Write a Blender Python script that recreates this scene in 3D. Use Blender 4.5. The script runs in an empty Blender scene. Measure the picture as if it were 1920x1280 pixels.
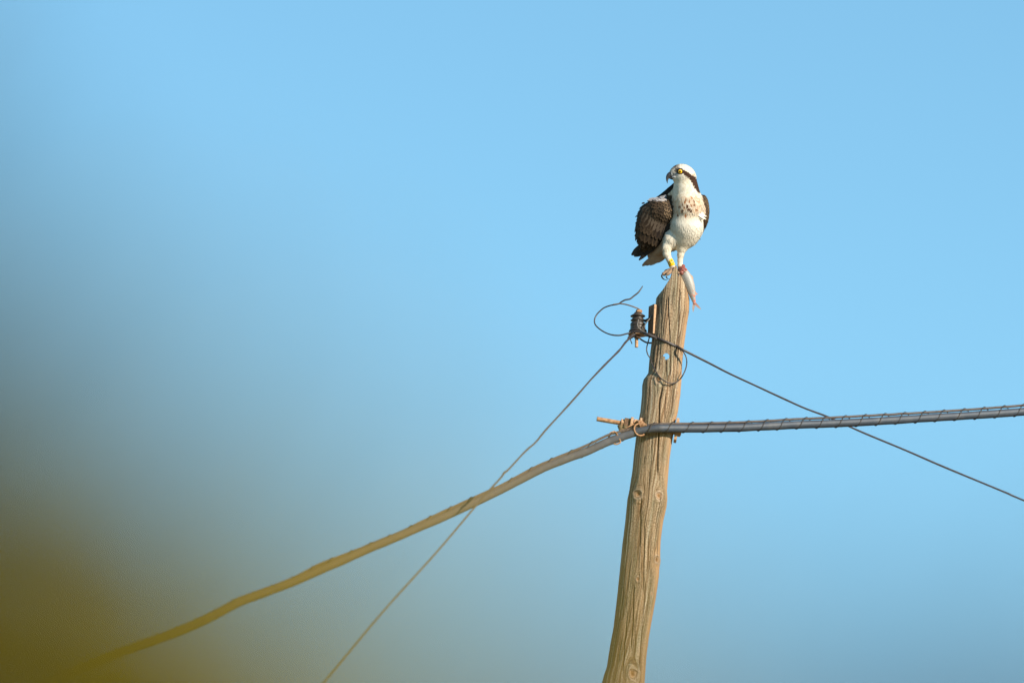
import bpy, math, random
import numpy as np
from mathutils import Vector, noise

rnd = random.Random(7)
nrs = np.random.RandomState(11)
sc = bpy.context.scene
col = sc.collection

# ------------------------------------------------------------------ camera, sky, sun, exposure
PITCH = math.radians(13.0)
D = 40.0
CAMZ = 1.0
ZC = CAMZ + D * math.sin(PITCH)
CAM = Vector((0.0, -D * math.cos(PITCH), CAMZ))
RIGHT = Vector((1, 0, 0))
FWD = Vector((0, math.cos(PITCH), math.sin(PITCH)))
UP = Vector((0, -math.sin(PITCH), math.cos(PITCH)))
LENS = 300.0
S = (36.0 / LENS) * D / 1920.0            # metres per photo pixel in the focus plane (2.5 mm)

cam = bpy.data.cameras.new('camera')
cam.lens = LENS
cam.sensor_width = 36.0
cam.clip_start = 0.1
cam.clip_end = 6000
cam.dof.use_dof = True
cam.dof.focus_distance = D
cam.dof.aperture_fstop = 2.5
camo = bpy.data.objects.new('camera', cam)
camo.location = CAM
camo.rotation_euler = (math.radians(90) + PITCH, 0, 0)
col.objects.link(camo)
sc.camera = camo

SUN_EL = math.radians(25)
SUN_AZ = math.radians(47)                 # to the right of the line from the pole back to the camera
world = bpy.data.worlds.new('World')
sc.world = world
world.use_nodes = True
wn = world.node_tree
bg = wn.nodes['Background']
sky = wn.nodes.new('ShaderNodeTexSky')
sky.sky_type = 'NISHITA'
sky.sun_disc = False
sky.sun_elevation = SUN_EL
sky.sun_rotation = math.pi - SUN_AZ
sky.ozone_density = 8.0
sky.dust_density = 0.0
sky.air_density = 1.0
tint = wn.nodes.new('ShaderNodeMix')
tint.data_type = 'RGBA'
tint.blend_type = 'MULTIPLY'
tint.inputs[0].default_value = 1.0
tint.inputs[7].default_value = (1.15, 1.12, 0.80, 1)
wn.links.new(sky.outputs[0], tint.inputs[6])
wn.links.new(tint.outputs[2], bg.inputs[0])
bg.inputs[1].default_value = 0.15

sl = bpy.data.lights.new('sun', 'SUN')
sl.energy = 5.0
sl.angle = math.radians(0.5)
sl.color = (1.0, 0.89, 0.74)
so = bpy.data.objects.new('sun', sl)
sv = Vector((math.sin(SUN_AZ) * math.cos(SUN_EL), -math.cos(SUN_AZ) * math.cos(SUN_EL), math.sin(SUN_EL)))
so.rotation_euler = sv.to_track_quat('Z', 'Y').to_euler()
so.location = (30, -20, 40)
col.objects.link(so)

sc.view_settings.view_transform = 'Standard'
sc.view_settings.look = 'None'
sc.view_settings.exposure = 0.52
sc.view_settings.gamma = 1.0

# ------------------------------------------------------------------ helpers
def P(px, py, Y=0.0):
    """world point seen at photo pixel (px, py) on the vertical plane y = Y"""
    a = (px - 960.0) * S / D
    b = (640.0 - py) * S / D
    r = FWD + RIGHT * a + UP * b
    t = (Y - CAM.y) / r.y
    return CAM + r * t

def PA(arr):
    """numpy version: rows of (px, py, d) with d in photo pixels away from the camera"""
    arr = np.asarray(arr, float)
    a = (arr[:, 0] - 960.0) * S / D
    b = (640.0 - arr[:, 1]) * S / D
    f = np.array(FWD); u = np.array(UP); c = np.array(CAM)
    r = f[None, :] + a[:, None] * np.array([1., 0, 0])[None, :] + b[:, None] * u[None, :]
    t = (arr[:, 2] * S - c[1]) / r[:, 1]
    return c[None, :] + r * t[:, None]

def Q(px, py, d=0.0):
    return P(px, py, d * S)

class MB:
    def __init__(s):
        s.v = []; s.f = []; s.c = []
    def add(s, vs, fs, c=None):
        o = len(s.v)
        s.v += [tuple(v) for v in vs]
        s.f += [tuple(i + o for i in f) for f in fs]
        if c is not None:
            s.c += list(c) if len(c) == len(vs) and not isinstance(c[0], (int, float)) else [tuple(c)] * len(vs)
    def tube(s, pts, rad, seg=10, cap=True, flat=1.0):
        pts = [Vector(p) for p in pts]
        n = len(pts)
        if not isinstance(rad, (list, tuple)):
            rad = [rad] * n
        tang = []
        for i in range(n):
            a = pts[max(i - 1, 0)]; b = pts[min(i + 1, n - 1)]
            t = (b - a)
            if t.length < 1e-9: t = Vector((0, 0, 1))
            tang.append(t.normalized())
        t0 = tang[0]
        ref = Vector((0, 1, 0)) if abs(t0.y) < 0.9 else Vector((1, 0, 0))
        nrm = (ref - t0 * ref.dot(t0)).normalized()
        vs = []
        for i in range(n):
            t = tang[i]
            nrm = (nrm - t * nrm.dot(t)).normalized()
            bn = t.cross(nrm)
            for k in range(seg):
                a = 2 * math.pi * k / seg
                vs.append(pts[i] + nrm * (math.cos(a) * rad[i] * flat) + bn * (math.sin(a) * rad[i]))
        fs = []
        for i in range(n - 1):
            for k in range(seg):
                k2 = (k + 1) % seg
                fs.append((i * seg + k, i * seg + k2, (i + 1) * seg + k2, (i + 1) * seg + k))
        if cap:
            fs.append(tuple(range(seg - 1, -1, -1)))
            fs.append(tuple(range((n - 1) * seg, n * seg)))
        s.add(vs, fs)
    def lathe(s, base, axis, prof, seg=32, sx=1.0):
        base = Vector(base); axis = Vector(axis).normalized()
        ref = Vector((1, 0, 0)) if abs(axis.x) < 0.9 else Vector((0, 1, 0))
        n = (ref - axis * ref.dot(axis)).normalized(); b = axis.cross(n)
        vs = []
        for (h, r) in prof:
            for k in range(seg):
                a = 2 * math.pi * k / seg
                vs.append(base + axis * h + (n * math.cos(a) * sx + b * math.sin(a)) * r)
        fs = []
        m = len(prof)
        for i in range(m - 1):
            for k in range(seg):
                k2 = (k + 1) % seg
                fs.append((i * seg + k, i * seg + k2, (i + 1) * seg + k2, (i + 1) * seg + k))
        fs.append(tuple(range(seg - 1, -1, -1)))
        fs.append(tuple(range((m - 1) * seg, m * seg)))
        s.add(vs, fs)
    def box(s, c, ax, ay, az, bev=0.0, jit=0.0):
        """box round centre c with half-axis vectors; chamfered along its edges by bev (fraction)"""
        c = Vector(c); ax = Vector(ax); ay = Vector(ay); az = Vector(az)
        if bev <= 0:
            vs = [c + ax * i + ay * j + az * k for i in (-1, 1) for j in (-1, 1) for k in (-1, 1)]
            fs = [(0, 1, 3, 2), (4, 6, 7, 5), (0, 4, 5, 1), (2, 3, 7, 6), (0, 2, 6, 4), (1, 5, 7, 3)]
            s.add(vs, fs)
            return
        import bmesh
        bm = bmesh.new()
        bmesh.ops.create_cube(bm, size=2.0)
        bmesh.ops.bevel(bm, geom=list(bm.edges), offset=bev, segments=2, affect='EDGES', profile=0.6)
        bm.verts.ensure_lookup_table()
        vs = []
        for v in bm.verts:
            p = c + ax * v.co.x + ay * v.co.y + az * v.co.z
            if jit:
                p += noise.noise_vector(p * 180) * jit
            vs.append(p)
        fs = [[v.index for v in f.verts] for f in bm.faces]
        bm.free()
        s.add(vs, fs)

ROOT = {}
def tag(o, label=None, cat=None, group=None, kind=None):
    if label: o['label'] = label
    if cat: o['category'] = cat
    if group: o['group'] = group
    if kind: o['kind'] = kind
    return o

def thing(name, loc, label, cat, group=None):
    o = bpy.data.objects.new(name, None)
    o.location = loc
    o.empty_display_size = 0.05
    col.objects.link(o)
    ROOT[o.name] = Vector(loc)
    return tag(o, label, cat, group)

def obj(name, mb, mat, parent=None, loc=None, smooth=True):
    if isinstance(mb, MB):
        vs, fs, cs = mb.v, mb.f, mb.c
    else:
        vs, fs, cs = mb
    off = Vector((0, 0, 0))
    if parent is not None:
        off = ROOT[parent.name]
    elif loc is not None:
        off = Vector(loc)
    va = np.array([tuple(v) for v in vs], float) - np.array(off)[None, :]
    me = bpy.data.meshes.new(name)
    me.from_pydata(va.tolist(), [], [list(map(int, f)) for f in fs])
    if len(cs):
        ca = me.color_attributes.new('Col', 'FLOAT_COLOR', 'POINT')
        arr = np.ones((len(va), 4), np.float32)
        arr[:, :3] = np.array(cs, np.float32)[:, :3]
        ca.data.foreach_set('color', arr.ravel())
    for m in (mat if isinstance(mat, (list, tuple)) else [mat]):
        me.materials.append(m)
    if smooth:
        me.polygons.foreach_set('use_smooth', [True] * len(me.polygons))
    me.update()
    o = bpy.data.objects.new(name, me)
    col.objects.link(o)
    if parent is not None:
        o.parent = parent
        ROOT[o.name] = off
    else:
        o.location = off
        ROOT[o.name] = off
    return o

def mat_new(name):
    m = bpy.data.materials.new(name)
    m.use_nodes = True
    nt = m.node_tree
    b = nt.nodes['Principled BSDF']
    return m, nt, b

def N(nt, t, **kw):
    n = nt.nodes.new(t)
    for k, v in kw.items():
        setattr(n, k, v)
    return n

def ramp(nt, fac, stops):
    r = N(nt, 'ShaderNodeValToRGB')
    el = r.color_ramp.elements
    while len(el) < len(stops):
        el.new(0.5)
    for e, (p, c) in zip(el, stops):
        e.position = p
        e.color = (c[0], c[1], c[2], 1) if not isinstance(c, (int, float)) else (c, c, c, 1)
    nt.links.new(fac, r.inputs[0])
    return r.outputs[0]

def noise_tex(nt, vec, scale, detail=4, rough=0.6, dist=0.0):
    n = N(nt, 'ShaderNodeTexNoise')
    n.inputs['Scale'].default_value = scale
    n.inputs['Detail'].default_value = detail
    n.inputs['Roughness'].default_value = rough
    n.inputs['Distortion'].default_value = dist
    if vec is not None:
        nt.links.new(vec, n.inputs['Vector'])
    return n.outputs['Fac']

def mix(nt, a, b, fac, mode='MIX'):
    m = N(nt, 'ShaderNodeMix', data_type='RGBA', blend_type=mode)
    for sock, val in ((m.inputs[0], fac), (m.inputs[6], a), (m.inputs[7], b)):
        if hasattr(val, 'links'):
            nt.links.new(val, sock)
        elif isinstance(val, (int, float)):
            sock.default_value = val
        else:
            sock.default_value = (val[0], val[1], val[2], 1)
    return m.outputs[2]

def bump(nt, b, h, strength, dist):
    bp = N(nt, 'ShaderNodeBump')
    bp.inputs['Strength'].default_value = strength
    bp.inputs['Distance'].default_value = dist
    nt.links.new(h, bp.inputs['Height'])
    nt.links.new(bp.outputs[0], b.inputs['Normal'])

def mottled(name, c1, c2, scale, rough=0.7, metal=0.0, c3=None, bstr=0.3, bdist=0.002, spec=0.5):
    m, nt, b = mat_new(name)
    tc = N(nt, 'ShaderNodeTexCoord').outputs['Object']
    f = noise_tex(nt, tc, scale, 5, 0.65)
    stops = [(0.35, c1), (0.65, c2)] if c3 is None else [(0.3, c1), (0.52, c2), (0.72, c3)]
    nt.links.new(ramp(nt, f, stops), b.inputs['Base Color'])
    b.inputs['Roughness'].default_value = rough
    b.inputs['Metallic'].default_value = metal
    b.inputs['Specular IOR Level'].default_value = spec
    bump(nt, b, noise_tex(nt, tc, scale * 3, 4, 0.7), bstr, bdist)
    return m

def vcol_mat(name, rough=0.8, spec=0.3, nscale=400, namt=0.25, bstr=0.2, sheen=0.0, trans=0.0):
    m, nt, b = mat_new(name)
    at = N(nt, 'ShaderNodeAttribute', attribute_name='Col')
    tc = N(nt, 'ShaderNodeTexCoord').outputs['Object']
    f = noise_tex(nt, tc, nscale, 3, 0.6)
    g = ramp(nt, f, [(0.3, 1 - namt), (0.7, 1.0)])
    cc = mix(nt, at.outputs['Color'], g, 1.0, 'MULTIPLY')
    nt.links.new(cc, b.inputs['Base Color'])
    b.inputs['Roughness'].default_value = rough
    b.inputs['Specular IOR Level'].default_value = spec
    bump(nt, b, f, bstr, 0.001)
    return m

def catmull(pts, n):
    """sample a Catmull-Rom curve through pts (tuples of any length), n points per span"""
    a = np.array(pts, float)
    a = np.vstack([2 * a[0] - a[1], a, 2 * a[-1] - a[-2]])
    out = []
    for i in range(1, len(a) - 2):
        p0, p1, p2, p3 = a[i - 1], a[i], a[i + 1], a[i + 2]
        for k in range(n):
            t = k / n
            out.append(0.5 * ((2 * p1) + (-p0 + p2) * t + (2 * p0 - 5 * p1 + 4 * p2 - p3) * t * t + (-p0 + 3 * p1 - 3 * p2 + p3) * t ** 3))
    out.append(a[-2])
    return np.array(out)

# ------------------------------------------------------------------ ground
m_ground, nt, b = mat_new('dry_ground')
tc = N(nt, 'ShaderNodeTexCoord').outputs['Object']
f1 = noise_tex(nt, tc, 0.35, 6, 0.6)
f2 = noise_tex(nt, tc, 9.0, 5, 0.7)
cg = ramp(nt, f1, [(0.3, (0.10, 0.10, 0.04)), (0.5, (0.22, 0.17, 0.09)), (0.7, (0.30, 0.23, 0.13))])
cg = mix(nt, cg, ramp(nt, f2, [(0.3, 0.6), (0.7, 1.0)]), 1.0, 'MULTIPLY')
nt.links.new(cg, b.inputs['Base Color'])
b.inputs['Roughness'].default_value = 0.95
bump(nt, b, f2, 0.6, 0.05)
gm = MB()
rings = [0, 4, 8, 14, 22, 34, 50, 75, 110, 170, 300, 600, 1200, 2500]
vs = [(0, -20, 0)]
for r in rings[1:]:
    for k in range(72):
        a = 2 * math.pi * k / 72
        x, y = r * math.cos(a), -20 + r * math.sin(a)
        z = 0.12 * noise.noise(Vector((x * 0.13, y * 0.13, 0))) if r < 300 else 0
        vs.append((x, y, z))
fs = [(0, 1 + k, 1 + (k + 1) % 72) for k in range(72)]
for i in range(len(rings) - 2):
    for k in range(72):
        a = 1 + i * 72 + k; b2 = 1 + i * 72 + (k + 1) % 72
        fs.append((a, a + 72, b2 + 72, b2))
gm.add(vs, fs)
tag(obj('ground', gm, m_ground), kind='structure')

# ------------------------------------------------------------------ wooden pole
PL = [(501, 1266.4), (505, 1264.5), (510, 1261), (517, 1258.5), (525.7, 1256.0), (534, 1251), (548, 1242), (559.5, 1230.4), (566, 1229.4), (571, 1229), (589, 1227.5), (640, 1222), (675, 1217.4),
      (700, 1215.4), (706, 1211.5), (712, 1206.8), (723, 1204.2), (740, 1203.7), (772, 1200.6), (800, 1195), (820, 1192.5), (852, 1188.7), (880, 1186), (919, 1180), (935, 1176.5), (950, 1175),
      (981, 1172), (1020, 1167), (1080, 1161), (1135, 1155), (1177, 1150), (1213, 1143.6), (1249, 1138), (1266, 1132), (1280, 1128.7), (1330, 1124), (1500, 1102)]
PR = [(501, 1267.8), (505, 1269), (510, 1271.5), (517, 1275.5), (527, 1280), (537, 1284), (546, 1287), (560, 1292.6), (585, 1291.8), (609, 1287.7), (649, 1282.5), (683, 1279), (712, 1277.8), (740, 1275.6),
      (771, 1271), (790, 1266.5), (830, 1260), (859, 1255.6), (880, 1253.7), (919, 1250.6), (935, 1251.4), (950, 1249.8), (977, 1243.4), (1013, 1239), (1040, 1238), (1052, 1238.2), (1062, 1236.6), (1080, 1235.5),
      (1127, 1228.7), (1161, 1222.5), (1197, 1216), (1233, 1211.5), (1280, 1208.4), (1330, 1203), (1500, 1184)]
ply = np.array([p[0] for p in PL]); plx = np.array([p[1] for p in PL])
pry = np.array([p[0] for p in PR]); prx = np.array([p[1] for p in PR])
def pole_edges(y):
    if y <= 1500:
        return float(np.interp(y, ply, plx)), float(np.interp(y, pry, prx))
    k = (y - 1500) * 0.128
    w = (y - 1500) * 0.004
    return 1102 - k - w, 1184 - k + w
rows = list(np.arange(501.5, 560, 0.75)) + list(np.arange(560, 1300, 1.25)) + list(np.arange(1300, 1500, 8))
y = 1500.0
while P(1000, y, 0).z > -0.5:
    rows.append(y); y += 40
rows.append(y)
NSEG = 224
KN = [(1234, 718, 7.5), (1196.5, 930.5, 9.5), (1235, 934, 8), (1195.6, 1091, 5), (1222, 1116, 3), (1186, 1267, 11.5), (1231.5, 1052, 7.5), (1269.5, 741, 3.5)]
CR = [([(1272, 546), (1275.5, 556), (1273, 575), (1272.5, 630), (1270, 700)], 1.0, 5), ([(1252, 560), (1252.7, 600), (1255.5, 640), (1256, 700), (1255, 745)], 0.9, 4),
      ([(1248.5, 672), (1249, 700), (1250.5, 728)], 0.8, 4), ([(1243, 725), (1236, 760), (1235, 820), (1233.5, 860), (1233, 900)], 1.4, 7), ([(1247, 740), (1246, 800)], 0.8, 3),
      ([(1222, 810), (1221, 870), (1215, 930), (1213, 960)], 0.7, 3), ([(1202, 938), (1200.6, 960), (1200.4, 990), (1199.6, 1036)], 1.1, 5), ([(1209, 990), (1207.6, 1030), (1206.4, 1085), (1206, 1120)], 1.1, 5),
      ([(1188.5, 1098), (1187, 1130), (1186, 1180), (1182, 1225)], 1.1, 5), ([(1210, 1090), (1207, 1150), (1201, 1220), (1198, 1262)], 0.9, 3), ([(1238, 880), (1234.5, 912)], 0.7, 3),
      ([(1240, 560), (1240, 620), (1236, 680), (1233, 705)], 0.6, 2.5), ([(1264, 640), (1262, 720), (1259, 790)], 0.6, 2.5), ([(1216, 1000), (1214, 1060), (1212, 1085)], 0.6, 2.5),
      ([(1176, 1150), (1171, 1210), (1167, 1275)], 0.8, 3), ([(1227, 600), (1224, 700)], 0.5, 2), ([(1218, 880), (1216, 925)], 0.7, 3), ([(1192, 1180), (1190, 1235)], 0.7, 3)]
for _ in range(70):
    y0 = rnd.uniform(540, 1240); u0 = rnd.uniform(-0.85, 0.85); ln_ = rnd.uniform(14, 85)
    cpts = []
    for i in range(4):
        yy = y0 + ln_ * i / 3
        e0, e1 = pole_edges(yy)
        cpts.append(((e0 + e1) / 2 + u0 * (e1 - e0) / 2 + rnd.uniform(-0.5, 0.5), yy))
    CR.append((cpts, rnd.uniform(0.35, 0.75), rnd.uniform(1.2, 3.0)))
def sss(e0, e1, x):
    t = min(max((x - e0) / (e1 - e0), 0), 1)
    return t * t * (3 - 2 * t)
pv = []; a_gu = []; a_gv = []; a_kn = []; a_cr = []
rr_rand = [(rnd.uniform(0, 2 * math.pi), rnd.uniform(500, 3800), rnd.uniform(60, 260)) for _ in range(60)]
for y in rows:
    xl, xr = pole_edges(y)
    cx = (xl + xr) / 2; r = (xr - xl) / 2
    if y < 566:
        fl_, fr_e = pole_edges(566)
        full = (fr_e - fl_) / 2; cx0 = (fl_ + fr_e) / 2 + (566 - y) * 0.07
        ry = full * (0.55 + 0.45 * sss(500, 550, y))
    cpt = P(cx, y, 0)
    for k in range(NSEG):
        th = 2 * math.pi * k / NSEG
        ct, st = math.cos(th), math.sin(th)      # st < 0 is the side towards the camera
        px = cx + r * ct
        if y < 566:
            raw = cx0 + full * ct
            px = min(max(raw, xl), xr)
            w_ = 0.85
            px = px * w_ + (cx + r * ct) * (1 - w_)
        front = st < 0.15
        xa = (th - 1.5 * math.pi) * 33.0         # arc position in pixels, 0 at the middle of the front
        gu = xa; kn = 9.0; cr = 0.0; disp = 0.0
        if front:
            for (kx, ky, kr) in KN:
                dx = px - kx; dy = y - ky
                if abs(dy) > kr * 9 or abs(dx) > kr * 5: continue
                d2 = dx * dx + (dy * 0.42) ** 2
                gu -= dx * kr * kr * 0.9 / max(d2, kr * kr * 0.8)
                q = math.sqrt(dx * dx * (1.25 if kr < 8 else 1.0) + (dy * (0.75 if dy > 0 else 0.9)) ** 2) / kr * (1 + 0.28 * noise.noise(Vector((dx * 0.16, dy * 0.16, kx))))
                if kr != 9:
                    kn = min(kn, q)
                    disp += kr * (0.18 * math.exp(-((q - 0.85) / 0.35) ** 2) - 0.22 * math.exp(-(q / 0.4) ** 2))
            for (pts, w, dep) in CR:
                if y < pts[0][1] or y > pts[-1][1]: continue
                xx = float(np.interp(y, [p[1] for p in pts], [p[0] for p in pts])) + 0.9 * noise.noise(Vector((y * 0.06, pts[0][0], 0)))
                e = min(1, (y - pts[0][1]) / 12.0, (pts[-1][1] - y) / 12.0)
                g = math.exp(-((px - xx) / (w * 0.85)) ** 2) * max(e, 0)
                disp -= g * dep * 0.7
                cr = max(cr, g)
        for (ta, ya, la) in rr_rand:
            if ya < y < ya + la:
                dth = (th - ta + math.pi) % (2 * math.pi) - math.pi
                if abs(dth) < 0.12 and (st > 0.1 or y > 1290):
                    e = min(1, (y - ya) / 15, (ya + la - y) / 15)
                    g = math.exp(-(dth * 33 / 1.2) ** 2) * e
                    disp -= g * 3; cr = max(cr, g)
        nb = Vector((ct * 9, st * 9, y * 0.012))
        disp += 0.55 * noise.noise(Vector((gu * 0.55, y * 0.010, 3.1))) + 0.35 * noise.noise(Vector((gu * 1.3, y * 0.02, 7.7)))
        disp += 0.8 * noise.noise(Vector((ct * 1.6, st * 1.6, y * 0.02)))
        fade = min(1, (y - 500) / 40.0)
        if y < 560:
            disp += (1 - fade) * 1.3 * noise.noise(Vector((ct * 3, st * 3, y * 0.12)))
            disp = max(disp, -0.55 * r)
        edge = 1 - 0.6 * abs(ct) ** 8
        rr = disp * edge * S
        X = cpt.x + (px - cx) * S * (P(0, y, 0) - CAM).dot(FWD) / D + rr * ct
        Y = ry * st * S + rr * st
        pv.append((X, Y, cpt.z))
        a_gu.append(gu); a_gv.append(y); a_kn.append(kn); a_cr.append(cr)
pf = []
nr = len(rows)
for i in range(nr - 1):
    for k in range(NSEG):
        k2 = (k + 1) % NSEG
        pf.append((i * NSEG + k, (i + 1) * NSEG + k, (i + 1) * NSEG + k2, i * NSEG + k2))
pf.append(tuple(range(NSEG)))
pf.append(tuple(range(nr * NSEG - 1, (nr - 1) * NSEG - 1, -1)))

m_wood, nt, b = mat_new('weathered_wood')
gu = N(nt, 'ShaderNodeAttribute', attribute_name='gu').outputs['Fac']
gv = N(nt, 'ShaderNodeAttribute', attribute_name='gv').outputs['Fac']
kn = N(nt, 'ShaderNodeAttribute', attribute_name='kn').outputs['Fac']
crk = N(nt, 'ShaderNodeAttribute', attribute_name='cr').outputs['Fac']
def comb(su, sv2, off=0.0):
    m1 = N(nt, 'ShaderNodeMath', operation='MULTIPLY'); nt.links.new(gu, m1.inputs[0]); m1.inputs[1].default_value = su
    m2 = N(nt, 'ShaderNodeMath', operation='MULTIPLY'); nt.links.new(gv, m2.inputs[0]); m2.inputs[1].default_value = sv2
    c = N(nt, 'ShaderNodeCombineXYZ'); nt.links.new(m1.outputs[0], c.inputs[0]); nt.links.new(m2.outputs[0], c.inputs[1]); c.inputs[2].default_value = off
    return c.outputs[0]
gA = noise_tex(nt, comb(0.30, 0.0045), 1.0, 5, 0.65)
gB = noise_tex(nt, comb(0.85, 0.011, 5), 1.0, 5, 0.7)
gC = noise_tex(nt, comb(0.55, 0.30, 9), 1.0, 4, 0.7)
gD = noise_tex(nt, comb(0.06, 0.012, 2), 1.0, 3, 0.5)
cw = ramp(nt, gA, [(0.30, (0.15, 0.090, 0.045)), (0.43, (0.28, 0.19, 0.115)), (0.55, (0.44, 0.345, 0.235)), (0.68, (0.68, 0.59, 0.46))])
cw = mix(nt, cw, ramp(nt, gB, [(0.30, (0.38, 0.33, 0.28)), (0.46, (0.85, 0.83, 0.8)), (0.6, (1.05, 1.05, 1.05)), (0.8, (1.3, 1.3, 1.3))]), 0.9, 'MULTIPLY')
cw = mix(nt, cw, ramp(nt, gC, [(0.34, (0.40, 0.34, 0.28)), (0.5, (0.95, 0.95, 0.95)), (0.68, (1.35, 1.35, 1.33))]), 0.9, 'MULTIPLY')
cw = mix(nt, cw, ramp(nt, gD, [(0.35, (0.80, 0.86, 0.82)), (0.5, (1.0, 0.97, 0.92)), (0.65, (1.2, 1.10, 1.0))]), 1.0, 'MULTIPLY')
# warmer orange tone down the right flank
wf = N(nt, 'ShaderNodeMath', operation='ADD'); nt.links.new(gu, wf.inputs[0]); wf.inputs[1].default_value = 0
wn2 = N(nt, 'ShaderNodeMath', operation='MULTIPLY_ADD'); nt.links.new(gD, wn2.inputs[0]); wn2.inputs[1].default_value = 26; nt.links.new(wf.outputs[0], wn2.inputs[2])
mr = N(nt, 'ShaderNodeMapRange'); nt.links.new(wn2.outputs[0], mr.inputs[0]); mr.inputs[1].default_value = 40; mr.inputs[2].default_value = 52
warm = mix(nt, (0.52, 0.315, 0.165), ramp(nt, gB, [(0.3, 0.75), (0.7, 1.1)]), 1.0, 'MULTIPLY')
cw = mix(nt, cw, warm, mr.outputs[0])
# knots: rings, pale rim, orange heart
kr1 = ramp(nt, kn, [(0.0, (0.17, 0.075, 0.03)), (0.30, (0.34, 0.19, 0.09)), (0.45, (0.45, 0.30, 0.18)), (0.62, (0.24, 0.15, 0.09)), (0.8, (0.46, 0.35, 0.24)), (0.98, (0.36, 0.26, 0.17))])
kn_n = N(nt, 'ShaderNodeMath', operation='MULTIPLY_ADD'); nt.links.new(gC, kn_n.inputs[0]); kn_n.inputs[1].default_value = 0.5; nt.links.new(kn, kn_n.inputs[2])
kmask = ramp(nt, kn_n.outputs[0], [(0.0, 1.0), (0.98, 1.0), (1.0, 1.0)])
mk = N(nt, 'ShaderNodeMapRange'); nt.links.new(kn_n.outputs[0], mk.inputs[0]); mk.inputs[1].default_value = 1.5; mk.inputs[2].default_value = 1.0
cw = mix(nt, cw, kr1, mk.outputs[0])
cw = mix(nt, cw, (0.035, 0.022, 0.014), crk)
nt.links.new(cw, b.inputs['Base Color'])
b.inputs['Roughness'].default_value = 0.85
b.inputs['Specular IOR Level'].default_value = 0.25
hsum = N(nt, 'ShaderNodeMath', operation='ADD'); nt.links.new(gB, hsum.inputs[0]); nt.links.new(gC, hsum.inputs[1])
bump(nt, b, hsum.outputs[0], 0.9, 0.006)

base = P(*[(pole_edges(y)[0] + pole_edges(y)[1]) / 2, y], 0)
o_pole = obj('utility_pole', (pv, pf, []), m_wood, loc=(base.x, 0, 0))
me = o_pole.data
for nm, arr in (('gu', a_gu), ('gv', a_gv), ('kn', a_kn), ('cr', a_cr)):
    at = me.attributes.new(nm, 'FLOAT', 'POINT')
    at.data.foreach_set('value', np.array(arr, np.float32))
# bolt hole drilled right through (sky shows in it)
hc = P(1249.2, 668, 0)
hd = (P(1249.2, 668, 0.5) - P(1249.2, 668, -0.5)).normalized()
cb = MB(); cb.lathe(hc - hd * 0.3, hd, [(0, 5.9 * S), (0.6, 5.9 * S)], 40)
cv = []
for v in cb.v:
    v = Vector(v); a_ = hc - hd * 0.3
    q = v - a_; along = hd * q.dot(hd); q -= along
    ang = math.atan2(q.z, q.x)
    k_ = 1 + 0.06 * noise.noise(Vector((ang * 2, 3, 1)))
    dd = abs((ang - math.radians(-150) + math.pi) % (2 * math.pi) - math.pi)
    if dd < 0.5: k_ *= 0.55 + 0.25 * math.sin(ang * 17)
    cv.append(tuple(a_ + along + q * k_))
cb.v = cv
cut = obj('cutter', cb, m_wood, smooth=False)
md = o_pole.modifiers.new('b', 'BOOLEAN'); md.object = cut; md.operation = 'DIFFERENCE'; md.solver = 'EXACT'
dg = bpy.context.evaluated_depsgraph_get()
newme = bpy.data.meshes.new_from_object(o_pole.evaluated_get(dg), preserve_all_data_layers=True, depsgraph=dg)
o_pole.modifiers.clear()
o_pole.data = newme
bpy.data.objects.remove(cut)
tag(o_pole, 'weathered cracked wooden utility pole with knots, a drilled hole and a pointed top', 'pole')

# ------------------------------------------------------------------ metals and rubber
m_rust = mottled('rusty_iron', (0.20, 0.085, 0.035), (0.42, 0.22, 0.105), 90, 0.8, 0.0, (0.62, 0.40, 0.23), 0.5, 0.003)
m_rust_d = mottled('dark_rust', (0.07, 0.035, 0.02), (0.16, 0.085, 0.045), 90, 0.8, 0.0, (0.30, 0.18, 0.09), 0.5, 0.003)
m_rust_l = mottled('pale_rusty_plate', (0.30, 0.16, 0.08), (0.50, 0.30, 0.165), 90, 0.75, 0.0, (0.62, 0.43, 0.27), 0.4, 0.002)
m_brown = mottled('greased_brown', (0.06, 0.045, 0.02), (0.16, 0.11, 0.05), 70, 0.7, 0.0, (0.28, 0.2, 0.1), 0.5, 0.003)
m_ins = mottled('dark_glazed_porcelain', (0.022, 0.016, 0.012), (0.042, 0.032, 0.024), 40, 0.42, 0.0, (0.085, 0.065, 0.045), 0.15, 0.001)
m_wire = mottled('dark_wire_coat', (0.035, 0.028, 0.026), (0.065, 0.05, 0.045), 60, 0.45)
m_wire_g = mottled('grey_tie_wire', (0.09, 0.075, 0.06), (0.18, 0.155, 0.125), 60, 0.5, 0.0)
m_wire_b = mottled('brown_faded_wire', (0.10, 0.065, 0.045), (0.18, 0.12, 0.085), 60, 0.5)
m_sheath = mottled('grey_cable_sheath', (0.026, 0.038, 0.056), (0.038, 0.052, 0.072), 14, 0.62, 0.0, (0.080, 0.083, 0.088), 0.2, 0.002, 0.6)
m_mess = mottled('steel_messenger_wire', (0.050, 0.036, 0.030), (0.10, 0.072, 0.060), 60, 0.6, 0.0)
m_lash = mottled('lashing_wire', (0.012, 0.010, 0.009), (0.030, 0.024, 0.020), 60, 0.6, 0.0)

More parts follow.
